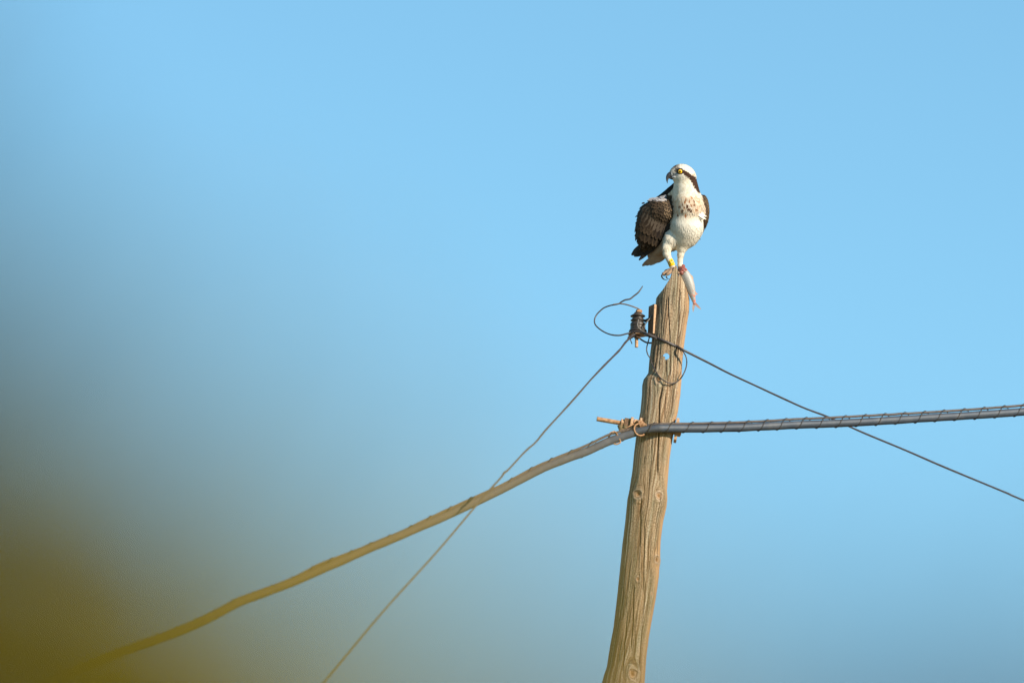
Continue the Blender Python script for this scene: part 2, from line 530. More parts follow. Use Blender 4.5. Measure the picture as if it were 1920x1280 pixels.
def ochre_span(m, ochre, x0, x1):
    """blend the base colour to ochre towards the left, by distance along the cable"""
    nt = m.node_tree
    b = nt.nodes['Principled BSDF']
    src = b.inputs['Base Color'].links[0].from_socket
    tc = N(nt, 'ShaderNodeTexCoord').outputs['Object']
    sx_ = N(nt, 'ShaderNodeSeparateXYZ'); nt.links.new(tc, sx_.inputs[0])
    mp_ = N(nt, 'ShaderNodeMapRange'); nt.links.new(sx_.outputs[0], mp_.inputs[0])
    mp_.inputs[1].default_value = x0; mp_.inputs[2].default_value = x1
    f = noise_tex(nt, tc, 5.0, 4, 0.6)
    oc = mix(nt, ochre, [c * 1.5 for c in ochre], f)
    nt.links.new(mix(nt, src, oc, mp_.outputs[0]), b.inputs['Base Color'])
ochre_span(m_sheath, (0.15, 0.095, 0.035), 0.0, -1.6)
ochre_span(m_mess, (0.15, 0.095, 0.035), 0.0, -1.6)
m_wire_l = mottled('ochre_line_wire', (0.035, 0.028, 0.026), (0.065, 0.05, 0.045), 60, 0.55)
ochre_span(m_wire_l, (0.13, 0.088, 0.035), -0.1, -1.0)

# ------------------------------------------------------------------ the thick cable
def yl(x):                                # distance of the cable from the pole plane (m), towards the camera on the left
    if x < 1185:
        return -0.108 - (1185 - x) * 0.0062 - max(0, 1150 - x) * 0.0004
    if x > 1238:
        return -0.108 + (x - 1238) * 0.0012
    return -0.108
SH = [(-900, 1700), (-500, 1525), (-200, 1395), (0, 1310), (100, 1271), (150, 1249), (200, 1229), (250, 1211), (300, 1194), (350, 1175), (400, 1152), (450, 1126), (500, 1107.5), (550, 1088.5), (600, 1067), (638, 1051),
      (678, 1033), (700, 1023.5), (750, 1003), (787, 987), (834, 967), (889, 941.5), (940, 917), (996, 888), (1030, 872), (1069, 857), (1100, 846), (1137, 829), (1162, 820), (1180, 814), (1200, 808), (1220, 804.6),
      (1240, 803), (1262, 803), (1311, 803), (1382, 801.5), (1417, 800), (1467, 797.5), (1488, 796.3), (1553, 794), (1612, 791.3), (1683, 787), (1753, 782.5), (1828, 778), (1913, 772), (2000, 764), (2300, 730), (2700, 676)]
MS = [(-900, -9), (0, -7), (150, -6), (200, -6), (300, -7), (400, -7), (450, -7), (500, -4.5), (550, -6.5), (600, -11), (638, -9.5), (678, -6.5), (700, -6.5), (750, -5.5), (787, -8), (834, -10), (889, -9.5), (940, -8),
      (996, -9), (1030, -8.5), (1069, -9.5), (1100, -11.5), (1137, -12.5), (1162, -11), (1180, -9.5), (1200, -8.5), (1240, -8.5), (1311, -9.5), (1417, -10), (1553, -11), (1612, -11.5), (1753, -10.5), (1913, -11.8), (2300, -12), (2700, -12)]
shx = catmull(SH, 10)
telephone_cable = thing('overhead_cable', P(1235, 803, -0.108), 'thick grey overhead cable spiral-lashed to a steel wire, crossing in front of the pole', 'cable')
path = [P(x, yy, yl(x)) for x, yy in shx]
sb = MB()
sb.tube(path, [7.6 * S * (1 + 0.05 * noise.noise(Vector((x * 0.03, 0, 0)))) for x, _ in shx], 18)
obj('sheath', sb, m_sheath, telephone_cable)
mxs = [m[0] for m in MS]; mys = [m[1] for m in MS]
def moff(x):
    return float(np.interp(x, mxs, mys))
mb = MB()
mp = []
for x, yy in shx:
    o_ = moff(x)
    back = 4.5 if abs(o_) < 8 else 1.0
    mp.append(P(x, yy + o_ + 0.5 * noise.noise(Vector((x * 0.05, 4, 0))), yl(x) + back * S))
mb.tube(mp, [2.3 * S] * len(mp), 10)
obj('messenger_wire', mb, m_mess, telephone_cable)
lb = MB()
lp = []
sx = shx[:, 0]; sy = shx[:, 1]
x = -700.0
ph = 0.0
while x < 2600:
    yy = float(np.interp(x, sx, sy))
    o_ = -moff(x)
    up = (o_ + 2.3 + 0.2); dn = 7.9
    c = (up - dn) / 2; a = (up + dn) / 2
    ph_j = ph + 0.5 * noise.noise(Vector((x * 0.02, 9, 0)))
    vy = c + a * math.cos(ph_j)
    loose = (0.3 if x > 1270 else 1.2) * max(0, math.cos(ph_j)) ** 6 * (0.5 + noise.noise(Vector((x * 0.04, 1, 2))))
    lp.append(P(x, yy - vy - loose, yl(x) + 8.3 * S * math.sin(ph_j)))
    x += 1.5
    ph += 2 * math.pi * 1.5 / (37.0 + 5 * noise.noise(Vector((x * 0.004, 3, 0))))
lb.tube(lp, [1.05 * S] * len(lp), 6)
obj('lashing_wire', lb, m_lash, telephone_cable)

# ------------------------------------------------------------------ clamp bolt through the pole
clamp = thing('through_bolt', P(1161, 789, 0.0), 'rusty threaded bolt with nuts and square washers run through the pole above the cable', 'bolt')
ra = Vector(P(1119, 781 + 4, -0.05)); rb = Vector(P(1277, 812.5, -0.02))
rdir = (rb - ra).normalized()
rside = Vector((0, 1, 0)); rside = (rside - rdir * rside.dot(rdir)).normalized(); rup = rside.cross(rdir)
if rup.z < 0: rup = -rup
def on_rod(px):
    return ra + (rb - ra) * ((px - 1119) / 158.0)
mbr = MB()
pts = []; rads = []
n = 180
for i in range(n):
    t = i / (n - 1)
    pts.append(ra + (rb - ra) * t)
    rads.append(S * (4.1 + (0.35 if i % 2 else -0.2)))
mbr.tube(pts, rads, 14)
obj('threaded_rod', mbr, m_rust, clamp)
def hexnut(c, h, r, mat, rot=0.2):
    k = MB()
    k.lathe(c - rdir * h / 2, rdir, [(0, r * 0.85), (h * 0.15, r), (h * 0.85, r), (h, r * 0.85)], 6)
    obj('nut', k, mat, clamp, smooth=False)
hexnut(on_rod(1166.5), 6 * S, 8.5 * S, m_rust_l)
k = MB(); k.box(on_rod(1175) + rup * (-0.5 * S), rdir * 5.5 * S, rside * 9 * S, rup * 10.5 * S, 0.12, 0.6 * S)
obj('clamp_block', k, m_rust_d, clamp, smooth=False)
k = MB(); k.box(on_rod(1183) - rup * 0.5 * S, rdir * 2.6 * S, rside * 14 * S, rup * 13 * S, 0.12, 0.5 * S)
obj('square_washer', k, m_rust_l, clamp, smooth=False)
hexnut(on_rod(1191) + rup * 3 * S, 8.5 * S, 9.5 * S, m_rust_l)
k = MB(); k.box(on_rod(1199.5) + rup * 5 * S - rside * 2 * S, rdir * 2.0 * S, rside * 11 * S, rup * 9 * S, 0.12, 0.5 * S)
obj('square_washer', k, m_rust_l, clamp, smooth=False)
k = MB(); k.box(P(1268.5, 806.5, -0.01), Vector(P(1271.5, 807, 0) - P(1268.5, 806.5, 0)) * 0.85, Vector((0, 14 * S, 0)), (P(1271.0, 786, 0) - P(1265.0, 827, 0)) * 0.5, 0.06, 0.4 * S)
obj('square_washer', k, m_rust_l, clamp, smooth=False)
hexnut(on_rod(1273), 6.5 * S, 7 * S, m_rust)
# lumpy clamp shoe below the block
k = MB()
k.tube([P(1160, 797, -0.05), P(1165, 803, -0.06), P(1169, 808, -0.07), P(1174, 809, -0.07)], [3 * S, 5.5 * S, 4.5 * S, 2.5 * S], 10)
k.tube([P(1170, 798, -0.07), P(1174, 804, -0.07), P(1179, 806, -0.06)], [3.5 * S, 5 * S, 3 * S], 10)
k.v = [tuple(Vector(v) + noise.noise_vector(Vector(v) * 60) * 1.6 * S) for v in k.v]
obj('clamp_shoe', k, m_brown, clamp)

# rings of strap round the cable
def ring_strap(front, Yc, label, mat, rw):
    dc = Yc / S
    pts = [(x_, y_, dc - 9.8 * math.sin(math.pi * (i + 0.6) / (len(front) + 0.2)) ** 0.5) for i, (x_, y_) in enumerate(front)]
    (xa, ya), (xb, yb) = front[-1], front[0]
    for t in (0.15, 0.5, 0.85):
        pts.append((xa + (xb - xa) * t + 2, ya + (yb - ya) * t, dc + 9.8 * math.sin(math.pi * t) ** 0.5))
    pts.append(pts[0])
    k = MB(); k.tube([Q(*p) for p in catmull(pts, 6)], rw * S, 8)
    o = obj('strap_ring', k, mat, loc=Q(xa, ya, dc))
    tag(o, label, 'wire ring', 'rusty wire rings round the cable')
ring_strap([(1199, 793.5), (1192.5, 796), (1189.5, 801), (1190, 808), (1194, 813.5), (1200, 816.3), (1206.5, 815)], yl(1197), 'rusty wire ring round the cable at the pole\'s left edge', m_rust, 1.6)
ring_strap([(1152, 808.5), (1145, 811), (1141.5, 817), (1142.5, 824), (1148, 829.5), (1155, 832.5), (1162.5, 829.5)], yl(1150), 'rusty wire ring round the cable left of the pole, under the threaded bolt', m_rust, 1.4)
k = MB()
for j in range(5):
    c0 = (1190 + 2.2 * j, 797 - 0.6 * j)
    pts = catmull([(c0[0] - 6, c0[1] + 6, -26), (c0[0] - 1, c0[1] - 3 - j, -36), (c0[0] + 5, c0[1] - 8 + j, -42), (c0[0] + 10 + j * .6, c0[1] - 3 + j, -48), (c0[0] + 11, c0[1] + 4, -46)], 5)
    k.tube([Q(*p) for p in pts], 1.1 * S, 6)
pts = catmull([(1161, 806, -30), (1170, 805, -36), (1178, 800, -40), (1186, 796, -38), (1196, 794, -36), (1204, 790, -38), (1210, 797, -44)], 6)
k.tube([Q(*p) for p in pts], 1.3 * S, 6)
tag(obj('binding_wire', k, m_rust, loc=P(1196, 800, -0.1)), 'tangle of rusty binding wire on top of the cable beside the washers', 'wire')

# ------------------------------------------------------------------ iron bracket and insulator
AX = 1196.0                                # insulator axis
Yb = 0.02
bracket = thing('iron_bracket', P(1225, 628, Yb), 'rusty iron bracket bolted to the upper left side of the pole', 'bracket')
k = MB(); k.box((P(1222.5, 572, -0.012) + P(1220.5, 627, -0.012)) / 2, Vector((5.2 * S, -11.0 * S, 0)), Vector((0.9 * S, 0.4 * S, 0)), (P(1223, 571, Yb) - P(1221, 626, Yb)) * 0.5, 0.1, 0.2 * S)
obj('side_plate', k, m_rust_d, bracket, smooth=False)
k = MB(); k.box((P(1228.8, 571, -0.04) + P(1226.2, 625, -0.04)) / 2, Vector((2.3 * S, 1.6 * S, 0)), Vector((0.5 * S, -0.7 * S, 0)), (P(1229, 571, 0) - P(1226.4, 625, 0)) * 0.5, 0.1, 0.2 * S)
obj('edge_flange', k, m_rust_l, bracket, smooth=False)
k = MB()
zc = P(AX, 627.6, Yb)
k.lathe(zc - Vector((0, 0, 1.6 * S)), (0, 0, 1), [(0, 15 * S), (0.6 * S, 18 * S), (2.4 * S, 18 * S), (3.2 * S, 16.5 * S)], 36)
pA = P(AX + 6, 627.6, Yb); pB = P(1228, 627.6, Yb)
k.box((pA + pB) / 2, (pB - pA) * 0.5, Vector((0, 9 * S, 0)), Vector((0, 0, 1.5 * S)), 0.05)
obj('lower_arm', k, m_rust_l, bracket, smooth=False)
k = MB(); k.tube([P(1219.5, 596.5, Yb - 0.02), P(1213, 599.5, Yb - 0.02), P(1209, 602, Yb - 0.01)], [2.4 * S, 2.2 * S, 2.6 * S], 10)
obj('hook', k, m_wire, bracket)
k = MB(); k.lathe(P(1223.5, 585.5, Yb - 0.02), Vector((-0.6, -1, 0.1)), [(0, 3.2 * S), (2 * S, 3.2 * S), (3 * S, 2.2 * S)], 6)
obj('bolt_head', k, m_wire_g, bracket, smooth=False)
k = MB(); k.lathe(P(1221.8, 579.5, Yb - 0.02), Vector((-0.6, -1, 0.1)), [(0, 2.6 * S), (0.6 * S, 2.6 * S)], 12)
obj('bolt_hole', k, m_wire, bracket, smooth=False)

ins = thing('insulator', P(AX, 622, Yb), 'dark ribbed porcelain insulator standing on the rusty bracket beside the pole', 'insulator')
zb = P(AX, 622.8, Yb)
def hh(py): return (622.8 - py) * S * 1.01
prof = [(622.8, 16), (621, 17.2), (618.5, 16), (616.5, 13.5), (615.6, 14.2), (613.5, 14.4), (612.3, 13), (611, 14.2), (608.5, 14.4), (606.5, 14.0), (605, 13.0), (604, 10.6), (602.8, 10.5), (601.2, 13.4), (600, 14.0), (599, 13.2),
        (597.5, 10.6), (595.5, 10.4), (594, 10.8), (593, 13.8), (592, 14.3), (591.2, 13.6), (588.5, 9.2), (586.5, 6.6), (585, 6.2)]
k = MB(); k.lathe(zb, (0, 0, 1), [(hh(a), r * S) for a, r in prof], 40)
obj('ribbed_body', k, m_ins, ins)
k = MB(); k.lathe(P(AX + 2, 586, Yb), (0.05, 0, 1), [(0, 5.6 * S), (1 * S, 6.2 * S), (4.6 * S, 6.0 * S), (5.8 * S, 4.6 * S)], 6)
obj('top_nut', k, m_rust, ins, smooth=False)
k = MB(); k.lathe(P(1194.5, 635, Yb), (0, 0, 1), [(0, 4.4 * S), (0.8 * S, 5.2 * S), (4.2 * S, 5.2 * S), (5.2 * S, 5 * S)], 6)
obj('lower_nut', k, m_rust_d, ins, smooth=False)
k = MB()
k.tube([P(1193.5, 651 - i * 0.6, Yb) for i in range(30)], [S * (3.0 + (0.3 if i % 2 else 0)) for i in range(30)], 14)
obj('bolt', k, m_rust_l, ins)

# ------------------------------------------------------------------ thin wires
def z3(lst, dlist):
    return [(1090 + a / 5.817, 520 + b_ / 5.817, d) for (a, b_), d in zip(lst, dlist)]
def wire(name, pts, r, mat, label, cat='wire', n=6, group=None, seg=8, jit=0.0):
    c = catmull(pts, n)
    rr = r if not isinstance(r, list) else list(np.interp(np.linspace(0, len(r) - 1, len(c)), range(len(r)), r))
    pp = []
    for q in c:
        p = Q(q[0], q[1], q[2])
        if jit:
            p = p + noise.noise_vector(p * 25) * jit * S
        pp.append(p)
    k = MB(); k.tube(pp, [x * S for x in rr] if isinstance(rr, list) else rr * S, seg)
    o = obj(name, k, mat, loc=pp[0])
    return tag(o, label, cat, group)

l1 = z3([(560, 590), (520, 607), (480, 617), (430, 630), (370, 631), (310, 620), (250, 595), (190, 555), (150, 510), (144, 460), (165, 410), (200, 370), (250, 330), (320, 305), (400, 290), (440, 265), (480, 245), (530, 235), (570, 205), (620, 165), (650, 125), (669, 95)],
        [-12, -14, -15, -16, -16, -14, -10, -5, 0, 4, 7, 8, 8, 6, 4, 3, 3, 4, 6, 8, 10, 12])
wire('wire_tail', l1, [1.5] * 5 + [1.3] * 10 + [1.5] * 4 + [1.2, 0.9], m_wire, 'dark stiff wire end looping left of the insulator and curling up to a free tip')
l2 = z3([(345, 297), (380, 291), (420, 286), (460, 290), (500, 298), (560, 317), (610, 336), (634, 350)], [4, 3, 2, 1, 0, 0, 2, 4])
wire('link_wire', l2, 1.25, m_wire_b, 'short brown wire from the looping wire end to the nut on top of the insulator')
lw = [(1185, 630, -12), (1179.4, 635, -13), (1172.5, 642, -15), (1165, 652, -18), (1159, 659, -21), (1147, 671, -27), (1133, 685, -34), (1107, 712.5, -48), (1090, 732, -58), (1068, 757, -72), (1047, 780, -85), (1024, 805, -100), (1004, 829, -116), (990, 841, -128),
      (977, 854, -140), (953.5, 879.6, -160), (945.7, 885.5, -168), (940, 894, -174), (920, 916, -190), (887, 954, -220), (819, 1034, -270), (717, 1147, -335), (606, 1280, -410), (450, 1466, -520), (200, 1764, -700), (-300, 2360, -1060)]
lw = [(a, b_, d * 4.2 if d < -60 else d * 2.0 - (132 if d <= -58 else 0) * 0) for a, b_, d in lw]
# smooth depth run: measured from the insulator outward along the wire, towards the camera
lw = [(a, b_, -12 - 4.0 * max(0, 1185 - a)) for a, b_, d in lw]
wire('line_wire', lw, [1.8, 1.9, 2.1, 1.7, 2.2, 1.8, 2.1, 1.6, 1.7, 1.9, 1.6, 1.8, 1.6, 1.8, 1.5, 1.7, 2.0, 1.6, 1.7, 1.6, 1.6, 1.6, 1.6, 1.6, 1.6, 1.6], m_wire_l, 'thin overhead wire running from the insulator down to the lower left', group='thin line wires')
def hug(x_, y_, d, clear=2.4):
    """lay a wire point on the pole's front surface"""
    xl, xr = pole_edges(y_)
    r_ = (xr - xl) / 2; q_ = x_ - (xl + xr) / 2
    if abs(q_) < r_ * 0.97:
        return (x_, y_, -math.sqrt(r_ * r_ - q_ * q_) - clear)
    return (x_, y_, d)
rw = [(1180, 626, -8), (1186, 622.5, -16), (1196, 621.5, -19), (1208, 624, -22), (1217, 629, -30), (1227.5, 632, -38), (1244.7, 638.8, -42), (1268.8, 649, -42), (1282.5, 656.7, -38), (1330, 680.7, -10), (1367.5, 700, 15), (1417, 723, 50), (1466.7, 746, 85), (1509, 765, 115), (1551.7, 781, 145),
      (1594, 800, 175), (1629.6, 815.5, 200), (1697, 843.4, 245), (1764, 872.5, 290), (1835, 902, 340), (1891.7, 925.5, 380), (1920, 938, 400), (2200, 1055, 600), (2700, 1255, 950)]
rw = [hug(a, b_, d) if 1222 < a < 1286 else (a, b_, d * 2.0 if d > 0 else d) for a, b_, d in rw]
wire('line_wire', rw, [1.6, 1.8, 2.4, 2.8, 3.4, 3.2, 2.6, 2.4, 2.3, 2.0, 1.8, 1.7, 1.9, 1.7, 1.9, 1.7, 1.9, 1.8, 2.0, 1.8, 1.9, 1.8, 1.8, 1.8], m_wire, 'thin dark overhead wire running from the insulator across the pole to the lower right', group='thin line wires')
l4 = z3([(742, 648), (735, 680), (718, 740), (712, 790), (725, 840), (750, 880), (770, 940), (800, 1000), (850, 1080), (910, 1130), (970, 1155), (1020, 1150), (1070, 1115), (1110, 1060), (1140, 990), (1150, 920), (1140, 860), (1110, 810), (1060, 765), (1000, 738), (940, 708)],
        [-26, -26, -24, -24, -26, -24, -26, -30, -33, -36, -37, -36, -33, -28, -20, -14, -12, -16, -24, -30, -34])
l4 = [hug(a, b_, d) if a > 1222 else (a, b_, d) for a, b_, d in l4]
wire('wire_loop', l4, 1.15, m_wire, 'dark wire loop hanging in front of the pole below the insulator, round the drilled hole')
l5 = z3([(600, 640), (630, 655), (650, 675), (700, 705), (740, 714), (768, 713), (800, 705)], [-2, 2, 6, 12, 16, 20, 24])
wire('stay_wire', l5, 1.6, m_wire_b, 'short curved wire from under the insulator to behind the pole')
l6 = z3([(622, 462), (617, 490), (613, 515), (622, 548), (650, 575), (700, 600), (745, 625)], [-14, -18, -20, -21, -22, -24, -28])
wire('tie_wire', l6, 1.25, m_wire_g, 'grey tie wire bent down the front of the insulator', group='grey tie wires')
l7 = z3([(782, 375), (772, 405), (750, 445), (715, 485), (692, 522), (690, 555)], [0, -6, -10, -12, -12, -12])
wire('tie_wire', l7, 1.1, m_wire_g, 'grey tie wire reaching from the bracket bolt to the insulator', group='grey tie wires')
for (side, (cxk, cyk, rk, dk)) in enumerate(((1184, 631, 4.0, -13), (1223, 630, 3.4, -38))):
    k = MB()
    pts = []
    if side == 0:
        pts += [Q(1185, 644.5, -12), Q(1183, 639, -13), Q(1181, 634, -14)]
    for i in range(70):
        a = i * 0.75
        pts.append(Q(cxk - 7 + 14 * i / 69 + 0.6 * math.cos(a), cyk + rk * 0.8 * math.sin(a) + (14 * i / 69 - 7) * (0.45 if side else -0.6), dk + rk * math.cos(a)))
    k.tube(pts, 1.0 * S, 6)
    tag(obj('wire_splice', k, m_wire, loc=Q(cxk, cyk, dk)), ('dark wire wrapping on the left line wire under the insulator', 'dark wire wrapping on the right line wire beside the pole edge')[side], 'wire', 'wire wrappings at the insulator')

# ------------------------------------------------------------------ osprey (worked in photo pixels: x right, y down, d away)
def ell(p, c, r, rot=0.0):
    q = p - np.array(c, float)
    if rot:
        a = math.radians(rot); ca, sa = math.cos(a), math.sin(a)
        x_ = q[..., 0] * ca + q[..., 1] * sa; y_ = -q[..., 0] * sa + q[..., 1] * ca
        q = np.stack([x_, y_, q[..., 2]], -1)
    r = np.array(r, float)
    k0 = np.sqrt(((q / r) ** 2).sum(-1)); k1 = np.sqrt(((q / (r * r)) ** 2).sum(-1)) + 1e-9
    return k0 * (k0 - 1) / k1
def cone(p, a, b_, ra_, rb_):
    a = np.array(a, float); b_ = np.array(b_, float)
    ab = b_ - a
    t = np.clip(((p - a) @ ab) / (ab @ ab), 0, 1)
    return np.sqrt(((p - a - t[..., None] * ab) ** 2).sum(-1)) - (ra_ + (rb_ - ra_) * t)
def smin(a, b_, k):
    h = np.clip(0.5 + 0.5 * (b_ - a) / k, 0, 1)
    return b_ * (1 - h) + a * h - k * h * (1 - h)
def chain(p, pts, k):
    f = None
    for (a, b_) in zip(pts[:-1], pts[1:]):
        g = cone(p, a[:3], b_[:3], a[3], b_[3])
        f = g if f is None else smin(f, g, k)
    return f
def f_head(p):
    f = ell(p, (1281, 326.5, -2), (21.5, 18.2, 17.5), 28)
    f = smin(f, ell(p, (1268, 322.5, -3), (13.5, 10.5, 11), -25), 5)
    f = smin(f, ell(p, (1269, 333, -4), (10, 6.5, 8), 20), 4)
    f = smin(f, ell(p, (1276, 317, -12), (9, 3.5, 5), 10), 3)
    return f
def f_body(p):
    f = f_head(p)
    f = smin(f, cone(p, (1285, 336, 2), (1287, 368, 4), 20.5, 27), 8)
    f = smin(f, ell(p, (1292, 391, 0), (28.5, 33, 30)), 9)
    f = smin(f, ell(p, (1288, 424, 2), (31, 34, 31)), 8)
    f = smin(f, ell(p, (1283, 446, 6), (25.5, 21, 24), -20), 8)
    f = smin(f, ell(p, (1245, 412, 32), (42, 44, 30), 35), 8)
    f = smin(f, cone(p, (1265, 448, 14), (1222, 478, 38), 21, 8), 8)
    f = smin(f, cone(p, (1268, 352, 22), (1246, 376, 30), 10, 14), 7)
    return f
LEGL = [(1257, 450, 0, 13), (1249.5, 465, -3, 8.8), (1250, 476, -4, 6.9), (1254.5, 486, -4, 5.0), (1260, 498, -3, 4.3), (1263.5, 503.5, -2, 5.2)]
LEGR = [(1283, 450, 2, 13), (1278.5, 467, 0, 7.6), (1276, 478, 0, 5.6), (1275.2, 488, 0, 4.4), (1275.3, 498, -1, 4.5), (1276.5, 503, -3, 5.0)]
TOES = [[(1263, 504, -3, 4.6), (1254.5, 508, -9, 3.9), (1249, 510.5, -12, 3.3), (1244.5, 513.5, -13, 3.9)],
        [(1263, 505, -2, 4.2), (1259, 508, -14, 3.6), (1254.5, 511.5, -20, 3.4), (1251.5, 514, -21, 3.2)],
        [(1264, 504, 2, 4.2), (1256, 506.5, 10, 3.6), (1248.5, 508.5, 14, 3.3)],
        [(1265, 505, -2, 4.0), (1269, 508, 10, 3.4), (1272, 513, 18, 3.0)],
        [(1276, 503, -3, 4.4), (1273.5, 507, -13, 3.6), (1272.5, 512, -19, 3.2)],
        [(1277, 503, -3, 4.4), (1281, 504, -12, 3.6), (1284, 509, -18, 3.0)],
        [(1277, 503, 0, 4.2), (1284, 505, 6, 3.5), (1289, 511, 6, 3.0)],
        [(1276, 503, 2, 4.2), (1275, 507, 12, 3.4), (1276, 513, 18, 3.0)]]
def f_legs(p):
    f = smin(chain(p, LEGL, 4), chain(p, LEGR, 4), 1)
    return f
def f_toes(p):
    f = None
    for t in TOES:
        g = chain(p, t, 1.5)
        f = g if f is None else smin(f, g, 1.5)
    return f
def f_wl(p):
    f = ell(p, (1242, 396, 8), (26.5, 24, 22), 0)
    f = smin(f, ell(p, (1219, 402, 20), (20, 22, 18), 0), 14)
    f = smin(f, ell(p, (1222.5, 427, 15), (30, 29, 23), 0), 16)
    f = smin(f, ell(p, (1214, 446, 22), (19, 19, 16), 30), 10)
    return f
def f_wr(p):
    f = ell(p, (1317.5, 395, 16), (12.5, 30, 24), 0)
    f = smin(f, ell(p, (1311.5, 419, 20), (12, 24, 20), 12), 6)
    return f
def f_all(p):
    f = smin(f_body(p), f_legs(p), 8)
    f = smin(f, f_toes(p), 2)
    f = smin(f, f_wl(p), 2.5)
    f = smin(f, f_wr(p), 2.0)
    return f

def surface_nets(func, lo, hi, h):
    xs = [np.arange(lo[i], hi[i] + h, h) for i in range(3)]
    G = np.stack(np.meshgrid(*xs, indexing='ij'), -1)
    F = func(G)
    sgn = F < 0
    nx, ny, nz = F.shape
    acc = np.zeros((nx - 1, ny - 1, nz - 1, 3)); cnt = np.zeros((nx - 1, ny - 1, nz - 1))
    offs = [(i, j, k) for i in (0, 1) for j in (0, 1) for k in (0, 1)]
    for a in offs:
        for ax in range(3):
            if a[ax] == 1: continue
            b_ = list(a); b_[ax] = 1
            sa = tuple(slice(a[i], a[i] + F.shape[i] - 1) for i in range(3))
            sb_ = tuple(slice(b_[i], b_[i] + F.shape[i] - 1) for i in range(3))
            fa = F[sa]; fb = F[sb_]
            m = (fa < 0) != (fb < 0)
            t = np.where(m, fa / np.where(m, fa - fb, 1), 0)
            p = np.zeros(fa.shape + (3,))
            for i in range(3):
                p[..., i] = a[i]
            p[..., ax] += t
            acc += p * m[..., None]; cnt += m
    act = cnt > 0
    idx = -np.ones(act.shape, int); idx[act] = np.arange(act.sum())
    ii = np.argwhere(act)
    V = (acc[act] / cnt[act][:, None] + ii) * h + np.array([x[0] for x in xs])
    faces = []
    for ax in range(3):
        u, v = [(1, 2), (2, 0), (0, 1)][ax]
        sl0 = [slice(1, -1)] * 3; sl1 = [slice(1, -1)] * 3
        sl0[ax] = slice(0, F.shape[ax] - 1); sl1[ax] = slice(1, F.shape[ax])
        a = sgn[tuple(sl0)]; b_ = sgn[tuple(sl1)]
        for flip, m in ((False, a & ~b_), (True, ~a & b_)):
            e = np.argwhere(m)
            if len(e) == 0: continue
            base_ = e.copy()
            for i in range(3):
                if i != ax: base_[:, i] += 1
            def cell(du, dv):
                c = base_.copy(); c[:, u] -= du; c[:, v] -= dv
                return idx[c[:, 0], c[:, 1], c[:, 2]]
            q = np.stack([cell(1, 1), cell(0, 1), cell(0, 0), cell(1, 0)], 1)
            if flip: q = q[:, ::-1]
            faces.append(q)
    Fc = np.vstack(faces)
    return V, Fc

def grad(func, p, e=0.6):
    g = np.zeros_like(p)
    for i in range(3):
        d = np.zeros(3); d[i] = e
        g[:, i] = func(p + d) - func(p - d)
    return g / (np.linalg.norm(g, axis=1, keepdims=True) + 1e-9)

WHITE = np.array([0.80, 0.725, 0.60]); CREAM = np.array([0.72, 0.60, 0.42]); BROWN = np.array([0.055, 0.026, 0.015]); DARK = np.array([0.030, 0.022, 0.017])
WING = np.array([0.085, 0.062, 0.042]); BUFF = np.array([0.38, 0.255, 0.17]); SKIN = np.array([0.34, 0.22, 0.14]); SHANK = np.array([0.66, 0.56, 0.46])
STRIPE = [(1272, 315.5, 1.4), (1279, 320, 3.0), (1287, 325.5, 3.8), (1294, 331, 4.6), (1300, 336.5, 6.2), (1304.5, 344, 6.2), (1307.5, 351, 5.2), (1311, 359, 3.4)]
SPOTS = [(1279, 383.4, 1.5, 2.6, 0), (1288.4, 387.5, 2.0, 3.6, 0), (1296.6, 386, 1.6, 2.6, .4), (1302, 385, 2.4, 1.8, .3), (1275, 388.7, 2.2, 2.2, .2), (1291.3, 393.4, 3.2, 2.3, 0), (1295.6, 396.4, 2.4, 2.2, 0),
         (1306, 394.5, 2.8, 2.0, .8), (1279.6, 396.3, 1.7, 3.0, .3), (1270.5, 404, 1.8, 2.2, .3), (1286, 405, 1.6, 3.2, .8), (1286.6, 374, 1.5, 3.4, .7), (1300.7, 378, 1.3, 3.2, .4), (1310.5, 378, 2.6, 1.1, .8),
         (1292.8, 378, 1.2, 3, .5), (1304.5, 370, 2.8, 1.0, .8), (1284, 380, 1.1, 2.6, .9), (1312, 386, 1.8, 1.1, .9), (1297, 371, 1.0, 2.4, .9), (1308, 388, 1.2, 1.0, .9), (1283, 390, 1.0, 1.6, .6)]
def seg_dist(p, pts):
    best = np.full(len(p), 99.0)
    for a, b_ in zip(pts[:-1], pts[1:]):
        A = np.array(a[:2]); Bv = np.array(b_[:2]); ab = Bv - A
        t = np.clip(((p[:, :2] - A) @ ab) / (ab @ ab), 0, 1)
        d = np.sqrt(((p[:, :2] - A - t[:, None] * ab) ** 2).sum(1)) / (a[2] + (b_[2] - a[2]) * t)
        best = np.minimum(best, d)
    return best
def nz(p, s, seed):
    return np.array([noise.noise(Vector((q[0] * s, q[1] * s, q[2] * s + seed))) for q in p])
